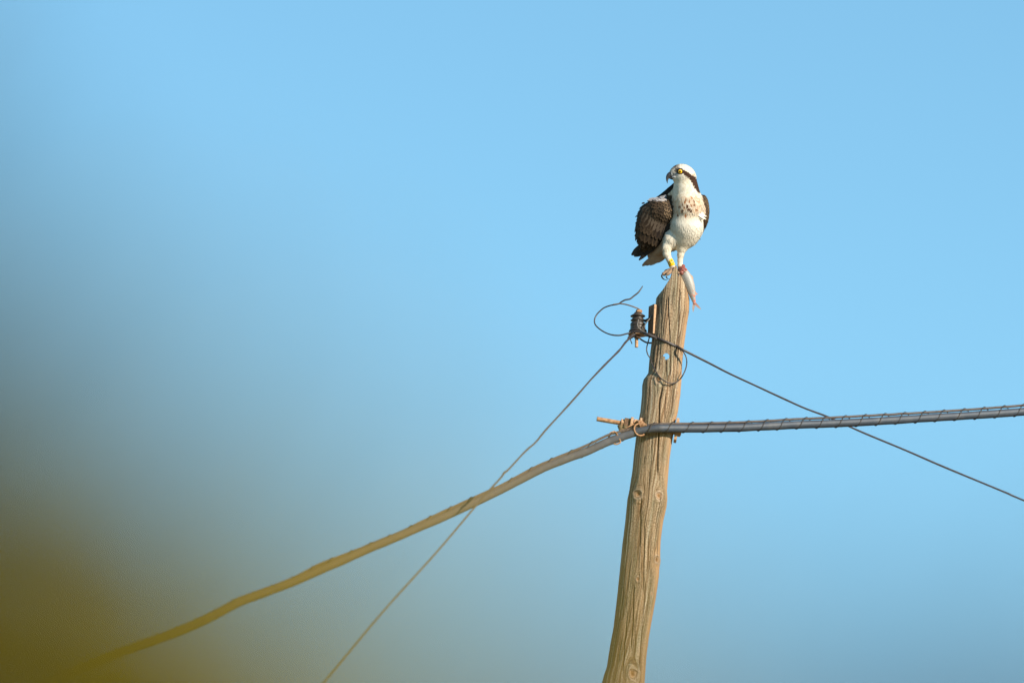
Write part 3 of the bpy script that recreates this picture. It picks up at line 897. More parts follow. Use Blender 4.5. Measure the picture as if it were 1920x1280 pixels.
def albedo(p):
    """plumage pattern by place on the bird; p rows of (x, y, d)"""
    n1 = nz(p, 0.25, 0); n2 = nz(p, 0.8, 40)
    fb = f_body(p); fw = f_wl(p); fr = f_wr(p); ft = f_toes(p)
    c = np.tile(WHITE, (len(p), 1))
    def put(mask, colr, amt=1.0):
        m = np.clip(mask, 0, 1)[:, None] * amt
        c[:] = c * (1 - m) + np.asarray(colr) * m
    x, y_, d = p[:, 0], p[:, 1], p[:, 2]
    put(np.clip((y_ + 6 * n1 - 360) / 14, 0, 1) * np.clip((416 - y_ - 8 * n1) / 16, 0, 1) * (0.80 + 0.9 * n1), np.array([0.60, 0.40, 0.23]), 0.72)
    put(np.clip((y_ - 438) / 30, 0, 1) * (0.55 + 0.6 * n1), CREAM, 0.7)
    put(((y_ > 333) & (y_ < 368)) * np.clip(n1 * 1.6 + 0.35, 0, 1), CREAM * 0.95, 0.6)
    for (sx_, sy_, rx, ry_, org) in SPOTS:
        q = ((x + n1 * 2 - sx_) / rx) ** 2 + ((y_ + n2 - sy_) / ry_) ** 2
        put((q < 1.15) & (d < 5), np.array([0.09, 0.028, 0.010]) * (1 - org) + np.array([0.42, 0.14, 0.035]) * org, 0.97)
    put((d > 12) & (y_ > 366) & (fb < fw) & (y_ < 460), WING)
    # head
    q = seg_dist(p, STRIPE) + 0.55 * n2
    put((q < 1.0) & (d < 12), BROWN)
    put((y_ < 372) & (x < 1270 - (y_ - 345) * 0.9) & (y_ > 340) & (d > 4), DARK)
    put((x > 1296) & (y_ > 328) & (y_ < 366) & (d > 10), BROWN)
    put((x < 1274) & (y_ < 330) & (x + y_ * 0.35 < 1385 + 2.5 * n2) , np.array([0.30, 0.25, 0.20]), 0.55 + 0.0)
    put((x < 1272) & (y_ < 317) & (n2 > -0.05), np.array([0.10, 0.07, 0.055]), 0.8)
    put((x < 1268) & (y_ < 312.8 + n1), BROWN, 0.8)
    put((((x - 1268.5) / 5.0) ** 2 + ((y_ - 320) / 2.6) ** 2 < 1), np.array([0.05, 0.04, 0.03]), 0.9)
    put((((x - 1275.6) / 6.9) ** 2 + ((y_ - 321.6) / 6.4) ** 2 < 1) & (d < 0), np.array([0.035, 0.02, 0.018]), 0.95)
    put((((x - 1266) / 6) ** 2 + ((y_ - 328) / 3.6) ** 2 < 1), np.array([0.33, 0.33, 0.32]), 0.8)
    put((np.abs(y_ - (324 + (x - 1257) * 0.35)) < 1.2) & (x < 1268), np.array([0.12, 0.10, 0.09]), 0.7)
    put((x > 1299) & (x < 1303) & (y_ > 326) & (y_ < 330), np.array([0.60, 0.33, 0.18]), 0.6)
    # undertail, rump
    put((x < 1243) & (y_ > 455), BUFF, 0.9)
    # wings
    isw = (fw < fb - 0.6) | ((fw < 0.8) & (x < 1262))
    put(isw, WING * 1.0)
    edge = np.clip(1 - ((1272 - (y_ - 385).clip(0, 99) * 0.55) - x) / 26.0, 0, 1)
    put(isw * edge * (y_ > 388), DARK, 0.85)
    put(isw & (y_ < 376 + 3 * n1) & (x < 1250), np.array([0.55, 0.52, 0.50]), 0.95)  # scapulars greyed: their shade is put into the feather colour
    isr = (fr < fb - 0.6)
    put(isr & (d > -6), BROWN * 0.8)
    # shanks and toes
    put(np.clip((y_ - 478) / 10, 0, 1) * (ft > 1), SHANK, 0.8)
    put((ft < 1.2) & (y_ > 499), SKIN)
    return np.clip(c, 0.01, 0.95)

Vb, Fb = surface_nets(f_all, (1186, 302, -40), (1336, 520, 70), 1.5)
# orient outward
nb_ = grad(f_all, Vb)
fa_ = Vb[Fb[:, 0]]; fb_ = Vb[Fb[:, 1]]; fc_ = Vb[Fb[:, 2]]
Wb = PA(Vb)
wn_ = np.cross(PA(fb_) - PA(fa_), PA(fc_) - PA(fa_))
ctr = Vb[Fb].mean(1); out_ = grad(f_all, ctr)
outw = PA(ctr + out_) - PA(ctr)
bad = (wn_ * outw).sum(1) < 0
Fb[bad] = Fb[bad][:, ::-1]
cb_ = albedo(Vb)
m_body = vcol_mat('bird_down', 0.85, 0.2, 500, 0.3, 0.5)
m_feather = vcol_mat('bird_feathers', 0.75, 0.12, 700, 0.25, 0.3)
bc = Q(1266, 512, 0)
osprey = thing('osprey', bc, 'white-breasted osprey with dark wings and yellow eye, standing on the pole top', 'bird')
body = obj('body', (Wb, Fb, cb_), m_body, osprey)

# feathers
tips_cache = []
def feather(mb_, p, n_, f_, L, W, lift, colfun, curl=0.0, nst=6, jag=0.0):
    """one leaf-like feather: rooted at p, pointing along f_, its face towards n_"""
    n_ = n_ / np.linalg.norm(n_)
    f_ = f_ - n_ * (f_ @ n_)
    f_ = f_ / (np.linalg.norm(f_) + 1e-9)
    s_ = np.cross(n_, f_)
    vs = []; ts = []
    for i in range(nst):
        t = 1 - (1 - i / (nst - 1)) ** 1.5
        w = W * (0.45 + 0.55 * math.sin(math.pi * min(1, t * 1.15 + 0.12) * 0.75)) if t < 0.7 else W * math.sqrt(max(0, 1 - ((t - 0.55) / 0.45) ** 2)) * 1.0
        if i == 0: w = W * 0.4
        if i == nst - 1: w = W * 0.22
        c = p + f_ * (L * t) + n_ * (0.12 + lift * t * L - curl * t * t * L)
        for k_, sd in enumerate((-1, 0, 1)):
            vs.append(c + s_ * (w * 0.5 * sd) - n_ * (0.09 * w * (sd * sd)))
            ts.append((t, sd))
    vs = np.array(vs)
    fs = []
    for i in range(nst - 1):
        for k_ in range(2):
            a = i * 3 + k_
            fs.append((a, a + 3, a + 4, a + 1))
    o0 = mb_['n']
    mb_['v'].append(vs); mb_['t'] += ts; mb_['n'] += len(vs)
    mb_['f'] += [tuple(i + o0 for i in f) for f in fs]
    mb_['r'] += [colfun] * len(vs)
    mb_['nn'] += [n_] * len(vs)
def newF():
    return {'v': [], 't': [], 'n': 0, 'f': [], 'r': [], 'nn': []}

def pick(V, mask, spacing):
    ids = np.where(mask)[0]
    nrs.shuffle(ids)
    grid = {}
    out = []
    for i in ids:
        sp = spacing(V[i])
        key = tuple((V[i] / 4).astype(int))
        ok = True
        R = int(sp / 4) + 1
        for a in range(-R, R + 1):
            for b_ in range(-R, R + 1):
                for c in range(-R, R + 1):
                    for q in grid.get((key[0] + a, key[1] + b_, key[2] + c), ()):
                        if ((q - V[i]) ** 2).sum() < sp * sp:
                            ok = False; break
                    if not ok: break
                if not ok: break
            if not ok: break
        if ok:
            grid.setdefault(key, []).append(V[i]); out.append(i)
    return out
FB = f_body(Vb); FW = f_wl(Vb); FR = f_wr(Vb); FT = f_toes(Vb); FL = f_legs(Vb)
onW = (FW < 1.2) & (FW < FB) & (Vb[:, 1] < 480)
onR = (FR < 1.2) & (FR < FB) & (Vb[:, 2] > -4)
onB = (~onW) & (~onR) & (FT > 2.5) & (Vb[:, 1] < 484)
faceA = (((Vb[:, 0] - 1262) / 8) ** 2 + ((Vb[:, 1] - 326) / 9) ** 2 < 1)
eyeA = (((Vb[:, 0] - 1275.6) / 7.2) ** 2 + ((Vb[:, 1] - 321.6) / 6.6) ** 2 < 1) & (Vb[:, 2] < 0)

# body plumage
PF = newF()
def body_len(q):
    y_ = q[1]
    if y_ < 335: return 4.2
    if y_ < 365: return 6.5
    if y_ < 455: return 9.5
    if y_ < 468: return 7.5
    return 4.0
for i in pick(Vb, onB & ~faceA & ~eyeA, lambda q: 1.55 if q[1] > 335 else 1.3):
    q = Vb[i]; nn = nb_[i]
    y_ = q[1]
    if y_ < 340:
        fl = np.array([0.9, 0.45 + (y_ - 320) * 0.03, 0.3])
    elif y_ < 366:
        fl = np.array([0.28, 1.0, 0.0])
    elif q[2] > 14 and y_ < 460:
        fl = np.array([-0.6, 0.8, 0.2])
    elif y_ > 452 and q[0] < 1246 and FL[i] > 3:
        fl = np.array([-0.85, 0.5, 0.2])
    else:
        fl = np.array([0.10 + (q[0] - 1290) * 0.006, 1.0, 0.0])
    fl = fl + nrs.normal(0, 0.16, 3)
    L = body_len(q) * rnd.uniform(0.75, 1.25)
    feather(PF, q, nn, fl, L * 0.9, L * rnd.uniform(0.12, 0.20), rnd.uniform(0.0, 0.025) if y_ > 335 else rnd.uniform(0.0, 0.015), ('b', rnd.uniform(0.92, 1.04), 0), nst=4)
# tuft of white belly feathers over the far wing and bristles under the belly
for (x0, y0, x1, y1, w) in ((1306, 398, 1325, 407, 4.5), (1308, 402, 1323, 413, 4), (1304, 396, 1321, 401, 4), (1302, 404, 1318, 412, 4)):
    feather(PF, np.array([x0, y0, -22.]), np.array([0.45, -0.3, -0.85]), np.array([x1 - x0, y1 - y0, 8.]), math.hypot(x1 - x0, y1 - y0), w, 0.05, ('w', 1.0, 0), nst=6)
def finish(F_, name, parent, mat, soft=0.0):
    V = np.vstack(F_['v'])
    C = albedo(V)
    for i, ((t, sd), (k_, br, fr_)) in enumerate(zip(F_['t'], F_['r'])):
        if k_ == 'w':
            C[i] = WHITE
        elif k_ == 'wing':
            q = V[i]
            base_ = np.array([0.047, 0.030, 0.018])
            ed = max(0.0, min(1.0, 1 - ((1271 - max(q[1] - 388, 0) * 0.60) - q[0]) / 42.0)) * (1.0 if q[1] > 386 else 0.45)
            base_ = base_ * (1 - ed) + DARK * 0.45 * ed
            if q[1] < 377 and q[0] < 1250:
                base_ = np.array([0.54, 0.50, 0.49])  # shoulder fluff below plain white, its shade painted in
            C[i] = base_
            if sd == 0: C[i] = C[i] * 0.75
            if (t > 0.9 or (abs(sd) == 1 and t > 0.35)):
                C[i] = C[i] * (1 - fr_) + np.array([0.34, 0.23, 0.13]) * fr_
        elif k_ == 'rw':
            C[i] = BROWN * 0.7
            if t > 0.8 or (abs(sd) == 1 and t > 0.3): C[i] = C[i] * (1 - fr_) + np.array([0.5, 0.36, 0.18]) * fr_
        elif k_ == 'prim':
            C[i] = np.array([0.030, 0.025, 0.022])
        elif k_ == 'tail':
            C[i] = BUFF * (0.9 if int(t * 9) % 2 else 1.05)
            if t > 0.93: C[i] = BUFF * 0.75
        elif k_ == 'tailtop':
            C[i] = np.array([0.085, 0.065, 0.05])
        C[i] = C[i] * br
    C = np.clip(C, 0.008, 0.95)
    o = obj(name, (PA(V), F_['f'], C), mat, parent)
    if soft > 0:
        # light the vane like the plumage surface it lies in, not like a separate chip
        nn = np.array(F_['nn'])
        nw = PA(V + nn) - PA(V)
        nw /= np.linalg.norm(nw, axis=1, keepdims=True)
        vn = np.zeros(len(V) * 3, np.float32)
        o.data.vertices.foreach_get('normal', vn)
        vn = vn.reshape(-1, 3)
        nw = nw * soft + vn * (1 - soft)
        nw /= np.linalg.norm(nw, axis=1, keepdims=True)
        o.data.normals_split_custom_set_from_vertices(nw.tolist())
    return o
finish(PF, 'plumage', osprey, m_feather, 0.9)

# near folded wing
WF = newF()
def wl_len(q):
    s_ = max(0.0, ((1262 - q[0]) * 0.55 + (q[1] - 372) * 0.83))
    return 6.0 + min(s_, 60) * 0.13 - max(0, q[1] - 440) * 0.12
ef = np.array([-0.42, 0.9075]); ec_ = np.array([0.9075, 0.42])
rows_ = []
s_ = -12.0
while s_ < 116:
    rs = 3.2 + max(0, min(s_, 80)) * 0.075
    rows_.append((s_, rs)); s_ += rs
ti = []
for ri, (s_, rs) in enumerate(rows_):
    wd = 4.0 + max(0, min(s_, 80)) * 0.055
    t = -88.0 + (ri % 2) * wd * 0.5
    while t < 34:
        q = np.array([1262.0, 376.0]) + ef * s_ + ec_ * (t + rnd.uniform(-.12, .12) * wd)
        ti.append((q[0], q[1] + rnd.uniform(-.15, .15) * rs, s_, rs, wd)); t += wd
T_ = np.array(ti)
pp_ = np.stack([T_[:, 0], T_[:, 1], np.full(len(T_), -45.0)], 1)
for _ in range(60):
    pp_[:, 2] += np.clip(f_wl(pp_), 0.0, 2.5)
okk = (np.abs(f_wl(pp_)) < 0.6) & (f_body(pp_) > -1.5) & (f_legs(pp_) > 1)
gg = grad(f_wl, pp_)
for i in range(len(T_)):
    if not okk[i] or pp_[i, 1] < 368: continue
    q = pp_[i]; s_, rs, wd = T_[i, 2], T_[i, 3], T_[i, 4]
    fl = np.array([ef[0], ef[1], 0.1]) + nrs.normal(0, 0.05, 3)
    if q[1] < 386: fl = np.array([-0.75, 0.55, 0.3]) + nrs.normal(0, 0.08, 3)
    if q[0] < 1203: fl = np.array([-0.25, 0.95, 0.1]) + nrs.normal(0, 0.08, 3)
    L = rs * 2.3 * rnd.uniform(0.9, 1.12)
    if s_ > 62: L = min(L * 1.25, max(6, (492 - q[1]) * 0.75))
    sh = q[0] > 1250 and q[1] < 402
    fr_ = (0.6 if sh else 0.14) * rnd.uniform(0.2, 1.1)
    feather(WF, q, gg[i], fl, L, wd * rnd.uniform(1.1, 1.4), rnd.uniform(0.015, 0.03), ('wing', rnd.uniform(0.88, 1.12), fr_), nst=6)
for i in pick(Vb, onW & (Vb[:, 1] > 372) & (nb_[:, 2] > -0.25), lambda q: wl_len(q) * 0.32):
    q = Vb[i]; nn = nb_[i]
    fl = np.array([-0.40, 0.9, 0.22]) + nrs.normal(0, 0.10, 3)
    if q[0] < 1205: fl = np.array([-0.2, 0.95, 0.1]) + nrs.normal(0, 0.12, 3)
    L = wl_len(q) * rnd.uniform(0.85, 1.2)
    feather(WF, q, nn, fl, L, min(L * 0.55, 9) * rnd.uniform(0.8, 1.1), rnd.uniform(0, 0.08), ('wing', rnd.uniform(0.75, 1.15), 0.2), nst=5)
# scapular fluff
for k_ in range(46):
    t = rnd.random() * 0.85
    p0 = np.array([1252 - 36 * t + rnd.uniform(-2, 2), 365 + 10 * t + rnd.uniform(-1, 3.5), rnd.uniform(0, 22)])
    feather(WF, p0, np.array([-0.3, -0.75, -0.55]), np.array([-0.95, 0.42 + rnd.uniform(-0.15, 0.15), 0.1]), rnd.uniform(6, 9.5), rnd.uniform(3.5, 5.5), rnd.uniform(0, 0.1), ('wing', rnd.uniform(0.75, 1.0), 0), nst=5)
# ragged tips sticking out on the left
for (x0, y0, x1, y1, w) in ((1209, 380, 1202.5, 381.5, 3), (1206, 386, 1200, 390, 3), (1201, 401, 1190, 406.5, 2.4), (1200, 412, 1190.5, 419, 3.5), (1197, 424, 1189.5, 433, 4), (1198, 432, 1189.6, 443, 4.5), (1200, 445, 1194, 455, 6), (1203, 450, 1198, 459, 6)):
    L = math.hypot(x1 - x0, y1 - y0)
    feather(WF, np.array([x0, y0, 18.]), np.array([-0.3, -0.1, -0.95]), np.array([x1 - x0, y1 - y0, 0.]), L, w, 0.0, ('wing', 0.8, 0.1), nst=5)
# long folded flight feathers
for j, (x0, y0, x1, y1, w, d0, kind) in enumerate(((1262, 415, 1222, 470, 11, -2, 'prim'), (1256, 430, 1212, 478, 11, 4, 'prim'), (1248, 440, 1203, 484, 10, 9, 'prim'), (1240, 448, 1196.2, 489.5, 9, 13, 'prim'), (1230, 445, 1195, 482, 12, 14, 'prim'),
                                                   (1222, 440, 1194, 480, 9, 24, 'wing'), (1228, 435, 1205, 474, 13, 10, 'wing'), (1238, 430, 1215, 472, 13, 6, 'wing'), (1216, 430, 1200, 468, 12, 14, 'wing'), (1246, 424, 1224, 464, 12, 2, 'wing'))):
    L = math.hypot(x1 - x0, y1 - y0)
    feather(WF, np.array([x0, y0, d0 - 3.]), np.array([-0.15, 0.25, -0.95]), np.array([x1 - x0, y1 - y0, 16.]), L, w, 0.0, (kind, 1.0, 0.15), nst=9)
wl = finish(WF, 'wing', osprey, m_feather, 0.85)
# far wing
RF = newF()
for i in pick(Vb, onR, lambda q: 2.6 + max(0, q[1] - 370) * 0.03):
    q = Vb[i]
    L = rnd.uniform(5, 7) + max(0, q[1] - 370) * 0.12
    feather(RF, q, nb_[i], np.array([-0.12 if q[1] > 395 else 0.05, 1.0, 0.1]) + nrs.normal(0, 0.12, 3), L, L * 0.5, rnd.uniform(0.0, 0.06), ('rw', rnd.uniform(0.7, 1.1), (0.5 if q[1] < 405 else 0.12) * rnd.uniform(0.2, 1)), nst=5)
for (x0, y0, x1, y1) in ((1325, 405, 1312, 441), (1322, 400, 1316, 436), (1318, 405, 1309, 440)):
    feather(RF, np.array([x0, y0, 16.]), np.array([0.3, 0, -0.95]), np.array([x1 - x0, y1 - y0, 4.]), math.hypot(x1 - x0, y1 - y0), 7, 0.0, ('rw', 0.8, 0.1), nst=7)
finish(RF, 'wing', osprey, m_feather, 0.6)
# tail
TF = newF()
for j, (x1, y1, w, d1) in enumerate(((1211, 493.4, 16, 40), (1218, 491.5, 16, 42), (1204, 491, 13, 44), (1225, 485.5, 15, 44), (1234, 480, 13, 46))):
    x0, y0 = 1258, 462 + j * 1.0
    feather(TF, np.array([x0, y0, 20. + j]), np.array([0.1, 0.45, -0.85]), np.array([x1 - x0, y1 - y0, d1 - 20.]), math.sqrt((x1 - x0) ** 2 + (y1 - y0) ** 2 + (d1 - 20) ** 2), w, 0.0, ('tail', rnd.uniform(0.92, 1.06), 0), nst=10)
for (x0, y0, x1, y1, w, kk) in ((1215, 455, 1185.5, 479, 11, 'tailtop'), (1218, 450, 1188, 474, 10, 'tailtop'), (1225, 462, 1190, 481, 12, 'tailtop'), (1262, 468, 1241, 479, 7, 'tailtop')):
    feather(TF, np.array([x0, y0, 46.]), np.array([-0.1, -0.2, -0.95]), np.array([x1 - x0, y1 - y0, 6.]), math.hypot(x1 - x0, y1 - y0) * 1.02, w, 0.0, (kk, 1.0, 0), nst=8)
finish(TF, 'tail', osprey, m_feather)

# eye
m_eye, nt, b = mat_new('yellow_eye')
tc = N(nt, 'ShaderNodeTexCoord').outputs['Object']
ec = Q(1275.6, 321.6, -17.0)
eaxis = (Q(1275.2, 321.9, -30) - Q(1276.5, 321.6, -17)).normalized()
vm = N(nt, 'ShaderNodeVectorMath', operation='SUBTRACT'); nt.links.new(tc, vm.inputs[0]); vm.inputs[1].default_value = ec - bc
cr_ = N(nt, 'ShaderNodeVectorMath', operation='CROSS_PRODUCT'); nt.links.new(vm.outputs[0], cr_.inputs[0]); cr_.inputs[1].default_value = eaxis
ln = N(nt, 'ShaderNodeVectorMath', operation='LENGTH'); nt.links.new(cr_.outputs[0], ln.inputs[0])
sc_ = N(nt, 'ShaderNodeMath', operation='DIVIDE'); nt.links.new(ln.outputs['Value'], sc_.inputs[0]); sc_.inputs[1].default_value = 5.2 * S
er = ramp(nt, sc_.outputs[0], [(0.0, (0.003, 0.003, 0.003)), (0.30, (0.003, 0.003, 0.003)), (0.36, (0.85, 0.42, 0.005)), (0.64, (0.95, 0.55, 0.01)), (0.71, (0.55, 0.25, 0.005)), (0.78, (0.01, 0.006, 0.005))])
nt.links.new(er, b.inputs['Base Color'])
b.inputs['Roughness'].default_value = 0.12
k = MB()
rr_ = 5.2
k.lathe(ec - eaxis * rr_ * S * 0.99, eaxis, [(rr_ * S * (1 - math.cos(math.pi * i / 16)), max(1e-5, rr_ * S * math.sin(math.pi * i / 16))) for i in range(17)], 28)
o_eye = obj('eye', k, m_eye, osprey)

# beak
m_beak = mottled('black_horn_beak', (0.020, 0.018, 0.018), (0.045, 0.042, 0.045), 150, 0.3)
m_cere = mottled('pale_grey_cere', (0.16, 0.165, 0.17), (0.36, 0.36, 0.34), 200, 0.55)
def pxtube(pts, seg=14, asp=1.0):
    """tube through (x, y, d, r) pixel points; asp squeezes it in depth"""
    c = catmull(pts, 5)
    k_ = MB()
    k_.tube([Q(*q[:3]) for q in c], [max(q[3], 0.1) * S for q in c], seg, True, asp)
    return k_
obj('beak', pxtube([(1262, 327, -5, 5.6), (1258, 327.6, -6, 6.0), (1254.6, 329.3, -7, 5.2), (1252.0, 332.6, -7.5, 3.7), (1250.9, 336.3, -8, 2.3), (1250.9, 340, -8, 1.35), (1251.6, 344, -8, 0.3)], 16, 0.72), m_beak, osprey)
obj('lower_beak', pxtube([(1264, 334.5, -5, 2.6), (1260, 334.6, -6, 2.4), (1256.5, 334.2, -7, 1.6), (1254.2, 333.8, -7, 0.5)], 12, 1.0), m_beak, osprey)
obj('cere', pxtube([(1266, 327.5, -7, 5.0), (1262.5, 326.8, -7.5, 5.4), (1259.6, 327.0, -7.5, 5.6), (1258.0, 327.2, -7.5, 4.8)], 16, 0.85), m_cere, osprey)
obj('gape', pxtube([(1268.5, 331.0, -14, 0.8), (1265, 331.8, -13.5, 1.7), (1261.5, 332.2, -12.3, 1.4), (1259.5, 333, -10.5, 0.6)], 10, 1.0), mottled('pale_gape_skin', (0.28, 0.28, 0.29), (0.45, 0.45, 0.46), 200, 0.6), osprey)

# talons
m_claw = mottled('dark_claw', (0.025, 0.022, 0.02), (0.07, 0.065, 0.06), 150, 0.25)
for pts in ([(1242.8, 513.5, -14, 1.7), (1240.6, 517.5, -15, 1.5), (1242.5, 521.5, -14, 1.2), (1246.5, 524.3, -12, 0.8), (1251.5, 525.0, -9, 0.3)],
            [(1250, 514.8, -22, 1.6), (1249.3, 518.8, -23, 1.3), (1251.4, 522.0, -21, 0.9), (1255.5, 523.0, -19, 0.3)],
            [(1247, 509.5, 15, 1.5), (1244.3, 513.5, 15, 1.2), (1245.5, 518, 14, 0.4)],
            [(1272, 514, 19, 1.5), (1274, 519, 21, 1.1), (1273, 524, 20, 0.3)],
            [(1272, 513, -20, 1.4), (1272.5, 518, -22, 1.1), (1275.5, 522, -21, 0.3)],
            [(1284.5, 510, -18, 1.4), (1286, 514.5, -19, 1.1), (1285, 518.5, -18, 0.3)],
            [(1289.5, 512, 6, 1.4), (1291, 516.5, 5, 1.1), (1290, 521, 3, 0.3)]):
    obj('talon', pxtube(pts, 8), m_claw, osprey)

# yellow leg ring with its black marks
m_ring, nt, b = mat_new('yellow_plastic_ring')
tcr = N(nt, 'ShaderNodeTexCoord').outputs['Object']
nt.links.new(ramp(nt, noise_tex(nt, tcr, 120, 3, 0.6), [(0.35, (0.80, 0.44, 0.004)), (0.65, (0.94, 0.58, 0.008))]), b.inputs['Base Color'])
b.inputs['Roughness'].default_value = 0.35
m_ink = mottled('black_ring_ink', (0.02, 0.014, 0.008), (0.04, 0.03, 0.02), 100, 0.5)
ra0 = Q(1255.3, 486.8, -4); ra1 = Q(1260.6, 498.8, -3)
rax = (ra1 - ra0).normalized(); rl = (ra1 - ra0).length
k = MB()
prof = [(0, 5.2), (0.02, 5.9), (0.5, 5.95), (0.98, 6.1), (1, 5.6), (0.97, 5.3), (0.5, 5.2), (0.03, 5.1)]
n0 = (Vector((0, -1, 0)) - rax * Vector((0, -1, 0)).dot(rax)).normalized(); s0 = n0.cross(rax)
if s0.x < 0: s0 = -s0
vs = []
for (t, r) in prof:
    for j in range(32):
        a = 2 * math.pi * j / 32
        vs.append(ra0 + rax * rl * t + (n0 * math.cos(a) + s0 * math.sin(a)) * r * S)
fs = []
for i in range(len(prof)):
    i2 = (i + 1) % len(prof)
    for j in range(32):
        fs.append((i * 32 + j, i * 32 + (j + 1) % 32, i2 * 32 + (j + 1) % 32, i2 * 32 + j))
k.add(vs, fs)
leg_ring = obj('leg_ring', k, m_ring, osprey)
leg_ring['label'] = 'yellow ring with black letters on the left leg in the photo'
def stroke(a0, t0, a1, t1, w=0.075):
    """stroke on the ring from (angle deg, axial fraction) to another"""
    k_ = MB()
    p = []
    for i in range(5):
        u_ = i / 4
        a = math.radians(a0 + (a1 - a0) * u_); t = t0 + (t1 - t0) * u_
        p.append(ra0 + rax * rl * t + (n0 * math.cos(a) + s0 * math.sin(a)) * 6.02 * S)
    k_.tube(p, w * rl * 0.5, 6)
    return k_
for st in ([(-66, .28, -40, .28), (-66, .52, -40, .52), (-66, .76, -40, .76), (-66, .28, -66, .76), (-40, .28, -40, .76)],
           [(-14, .22, -14, .70)],
           [(14, .24, 42, .24), (14, .24, 42, .62), (14, .62, 42, .62)]):
    k = MB()
    for s_ in st:
        kk = stroke(*s_)
        k.add(kk.v, kk.f)
    obj('letter', k, m_ink, leg_ring)

# ------------------------------------------------------------------ half-eaten fish
fish = thing('fish', Q(1280, 510, -10), 'headless half-eaten silver fish with red tail hanging from the bird\'s claws beside the pole top', 'fish')
FC = [(1279.2, 506.5, 7.5), (1284, 514, 9.6), (1288, 522, 10.6), (1291.5, 531, 10.6), (1294.5, 540, 9.5), (1297, 549, 7.4), (1299, 557, 5.4), (1300.6, 563, 3.9), (1301.8, 568, 2.9), (1302.5, 571, 2.6)]
fcv = catmull(FC, 6)
NS = 28
fv = []; fcx = []
for i, q in enumerate(fcv):
    a = fcv[max(i - 1, 0)]; b2 = fcv[min(i + 1, len(fcv) - 1)]
    t = np.array([b2[0] - a[0], b2[1] - a[1]]); t /= np.linalg.norm(t)
    nrm = np.array([-t[1], t[0]])
    if nrm[0] < 0: nrm = -nrm
    u_ = i / (len(fcv) - 1)
    q = (q[0], q[1], q[2] * 0.93)
    th_ = q[2] * (0.62 if u_ < 0.6 else 0.62 - 0.25 * (u_ - 0.6) / 0.4)
    for j in range(NS):
        an = 2 * math.pi * j / NS
        ax_, dd = math.cos(an), math.sin(an)
        p = (q[0] + nrm[0] * ax_ * q[2], q[1] + nrm[1] * ax_ * q[2], -15 + 4 * u_ + dd * th_)
        fv.append(p)
        c = np.array([0.43, 0.405, 0.355]) * (0.72 + 0.5 * ((i // 2 + j) % 2)) * (0.8 + 0.25 * ax_)  # lighter right side, darker left: lighting put into the skin colour
        belly = -ax_
        c = c * (0.92 + 0.1 * math.sin(i * 2.1) * math.cos(j * 1.7))
        if ax_ < -0.55: c = np.array([0.50, 0.45, 0.37])
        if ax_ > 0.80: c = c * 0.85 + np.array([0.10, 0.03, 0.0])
        nn_ = noise.noise(Vector((p[0] * 0.35, p[1] * 0.35, p[2] * 0.3)))
        if ax_ < -0.2: c = c * 0.8  # left flank darkened further as painted shade
        if u_ > 0.45 and nn_ > 0.42 - (u_ - 0.45) * 1.3 and ax_ > -0.4: c = np.array([0.62, 0.13, 0.05])
        if u_ > 0.90: c = np.array([0.42, 0.13, 0.08])
        if u_ < 0.06: c = np.array([0.30, 0.03, 0.03])
        fcx.append(c)
ff = []
for i in range(len(fcv) - 1):
    for j in range(NS):
        j2 = (j + 1) % NS
        ff.append((i * NS + j, i * NS + j2, (i + 1) * NS + j2, (i + 1) * NS + j))
ff.append(tuple(range(NS - 1, -1, -1))); ff.append(tuple(range((len(fcv) - 1) * NS, len(fcv) * NS)))
m_fish = vcol_mat('fish_skin', 0.45, 0.4, 300, 0.25, 0.3)
obj('body', (PA(fv), ff, fcx), m_fish, fish)
def fin(name, outline, thick, cfun, d):
    """thin fin plate from a pixel outline (fan), given real thickness"""
    n_ = len(outline)
    vs = []; cs = []
    for s_ in (-1, 1):
        for (x_, y_) in outline:
            vs.append((x_, y_, d + s_ * thick)); cs.append(cfun(x_, y_))
    fs = [tuple(range(n_ - 1, -1, -1)), tuple(range(n_, 2 * n_))]
    for i in range(n_):
        fs.append((i, (i + 1) % n_, n_ + (i + 1) % n_, n_ + i))
    return obj(name, (PA(vs), fs, cs), m_fish, fish, smooth=False)
fin('tail_fin', [(1299.8, 565.5), (1298.6, 571), (1297.9, 577), (1298.6, 582), (1299.4, 586), (1301, 582), (1302.2, 577.5), (1303.6, 572.5), (1306, 575), (1309, 577.4), (1312, 579), (1315.3, 580.8), (1313, 576.5), (1309.5, 572), (1306, 568.5), (1304, 565.5)], 0.5,
    lambda x_, y_: (0.40, 0.14, 0.09) if y_ < 571 else (0.36, 0.29, 0.26), -11)
fin('dorsal_fin', [(1291, 513.5), (1294, 514.4), (1297.5, 516.4), (1299.8, 520), (1299.9, 524.6), (1298.4, 523.6), (1297.4, 526), (1293, 522)], 0.5, lambda x_, y_: (0.55, 0.36, 0.22), -13)
fin('anal_fin', [(1302, 545.5), (1304.2, 546), (1306, 549), (1309, 551.4), (1305.5, 552.4), (1303.8, 555), (1301.5, 553)], 0.5, lambda x_, y_: (0.60, 0.30, 0.22), -12)
gv_, gf_ = surface_nets(lambda p: smin(smin(ell(p, (1279.2, 505.5, -17), (7.0, 5.6, 6.0), 25), ell(p, (1281, 499.5, -14), (3.4, 4.0, 4)), 2), ell(p, (1278, 511, -18), (5, 4.6, 5)), 2) + 0.9 * np.sin(p[..., 0] * 1.5) * np.sin(p[..., 1] * 1.7) * np.sin(p[..., 2] * 1.4), (1268, 490, -30), (1292, 520, -4), 0.7)
gw = PA(gv_)
